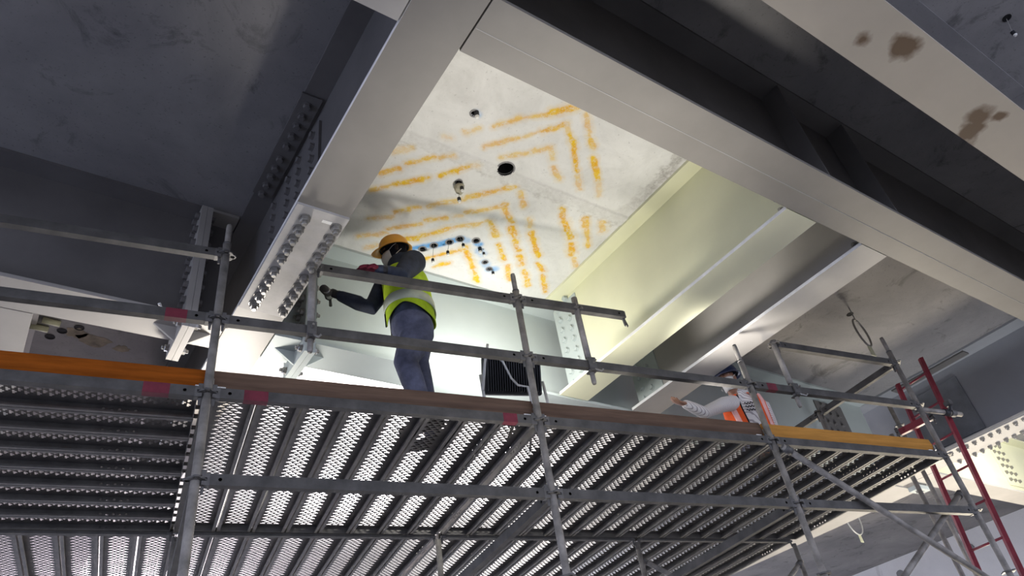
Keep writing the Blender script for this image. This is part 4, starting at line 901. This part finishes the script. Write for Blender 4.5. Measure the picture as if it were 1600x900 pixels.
def spot(name, loc, target, energy, ang, color, r=.25):
    l = bpy.data.lights.new(name, 'SPOT'); l.energy = energy; l.spot_size = math.radians(ang); l.spot_blend = 1.0; l.shadow_soft_size = r; l.color = color
    ob = bpy.data.objects.new(name, l); COL.objects.link(ob); ob.location = loc
    ob.rotation_euler = (Vector(target) - Vector(loc)).to_track_quat('-Z', 'Y').to_euler(); return ob
area('site_fill_lamp', (14.0, 5.5, 0.6), (2.5, 1.8, 4.8), 1.6, 540, (1.0, .89, .70))  # unseen lamp, added to light the flange undersides from low right
area('bay_lamp', (12.0, 2.6, 4.9), (12.4, 4.4, 5.3), .35, 70, (1.0, .97, .85))
area('deck_fill_lamp', P(2.2, 6.9, 2.75), P(2.2, 7.0, 4.2), .5, 200, (1.0, .97, .97)).data.spread = 1.95  # unseen lamp, added to brighten the soffit behind the plank holes
area('deck_fill_lamp', P(2.4, 9.6, 2.5), P(2.4, 9.6, 4.2), .5, 260, (1.0, .95, .98)).data.spread = 2.1  # added lamp without a fixture, brightens the soffit seen through the deck
spot('deck_fill_lamp', P(.40, 5.75, 2.40), G(.55, 4.5, 3.25), 210, 145, (1.0, .94, .86))  # added fill for the left flanges and girder stubs
area('deck_fill_lamp', P(-.3, 14.0, 2.0), P(-.3, 14.0, 4.2), .6, 600, (1.0, .86, .97))  # added far lamp, brightens the plank holes at lower left
spot('deck_fill_lamp', P(3.72, 4.05, 2.40), G(5.02, 2.6, 3.8), 125, 72, (1.0, .96, .92), .12)  # unseen lamp, added to light the grey beam's web
spot('ground_fill_lamp', (2.5, 2.45, 0.25), (2.4, 2.30, 5.86), 950, 44, (1.0, .96, .88))  # added fill from below for the sprayed panel, no fixture
spot('ground_fill_lamp', (8.3, 1.5, 0.25), (11.5, 4.5, 5.0), 780, 90, (.95, .97, 1.0))  # added fill for the far right web, soffit and wall
area('left_blue_fill', (-9.0, 2.0, .8), (-1.5, 1.5, 5.8), 2.0, 110, (.42, .55, 1.0))  # added bluish fill on the left soffit, source unseen
spot('deck_fill_lamp', P(2.75, 4.1, 2.40), G(4.12, 2.9, 3.95), 60, 74, (1.0, .97, .88), .12)  # added fill for the olive cream web
area('deck_fill_lamp', P(4.3, 9.0, 2.4), P(4.3, 9.0, 4.2), .5, 170, (1.0, .96, .96)).data.spread = 2.1  # added lamp, brightens plank holes right of the middle
area('deck_fill_lamp', P(6.2, 12.6, 2.2), P(6.2, 12.6, 4.2), .5, 320, (1.0, .96, .96))  # added far lamp, brightens the second-row plank holes

wd = bpy.data.worlds.new('site_air'); SC.world = wd; wd.use_nodes = True
bg = wd.node_tree.nodes['Background']; bg.inputs['Color'].default_value = (0.77, 0.83, 1.06, 1); bg.inputs['Strength'].default_value = 2.2
cam = bpy.data.cameras.new('camera'); co = bpy.data.objects.new('camera', cam); COL.objects.link(co)
cam.sensor_width = 36; cam.lens = 25.4570; cam.clip_start = .05; cam.clip_end = 200
R_ = Matrix([[0.825655, -0.247067, -0.5072], [-0.546785, -0.571919, -0.611502], [-0.138996, 0.782219, -0.6073]])
co.matrix_world = Matrix.Translation((0, 0, CAMZ)) @ R_.to_4x4()
SC.camera = co
SC.view_settings.view_transform = 'Standard'; SC.view_settings.look = 'None'; SC.view_settings.gamma = 1; SC.view_settings.use_curve_mapping = False
SC.view_settings.exposure = 0.0
SC.cycles.use_denoising = True; SC.cycles.max_bounces = 8; SC.cycles.diffuse_bounces = 5
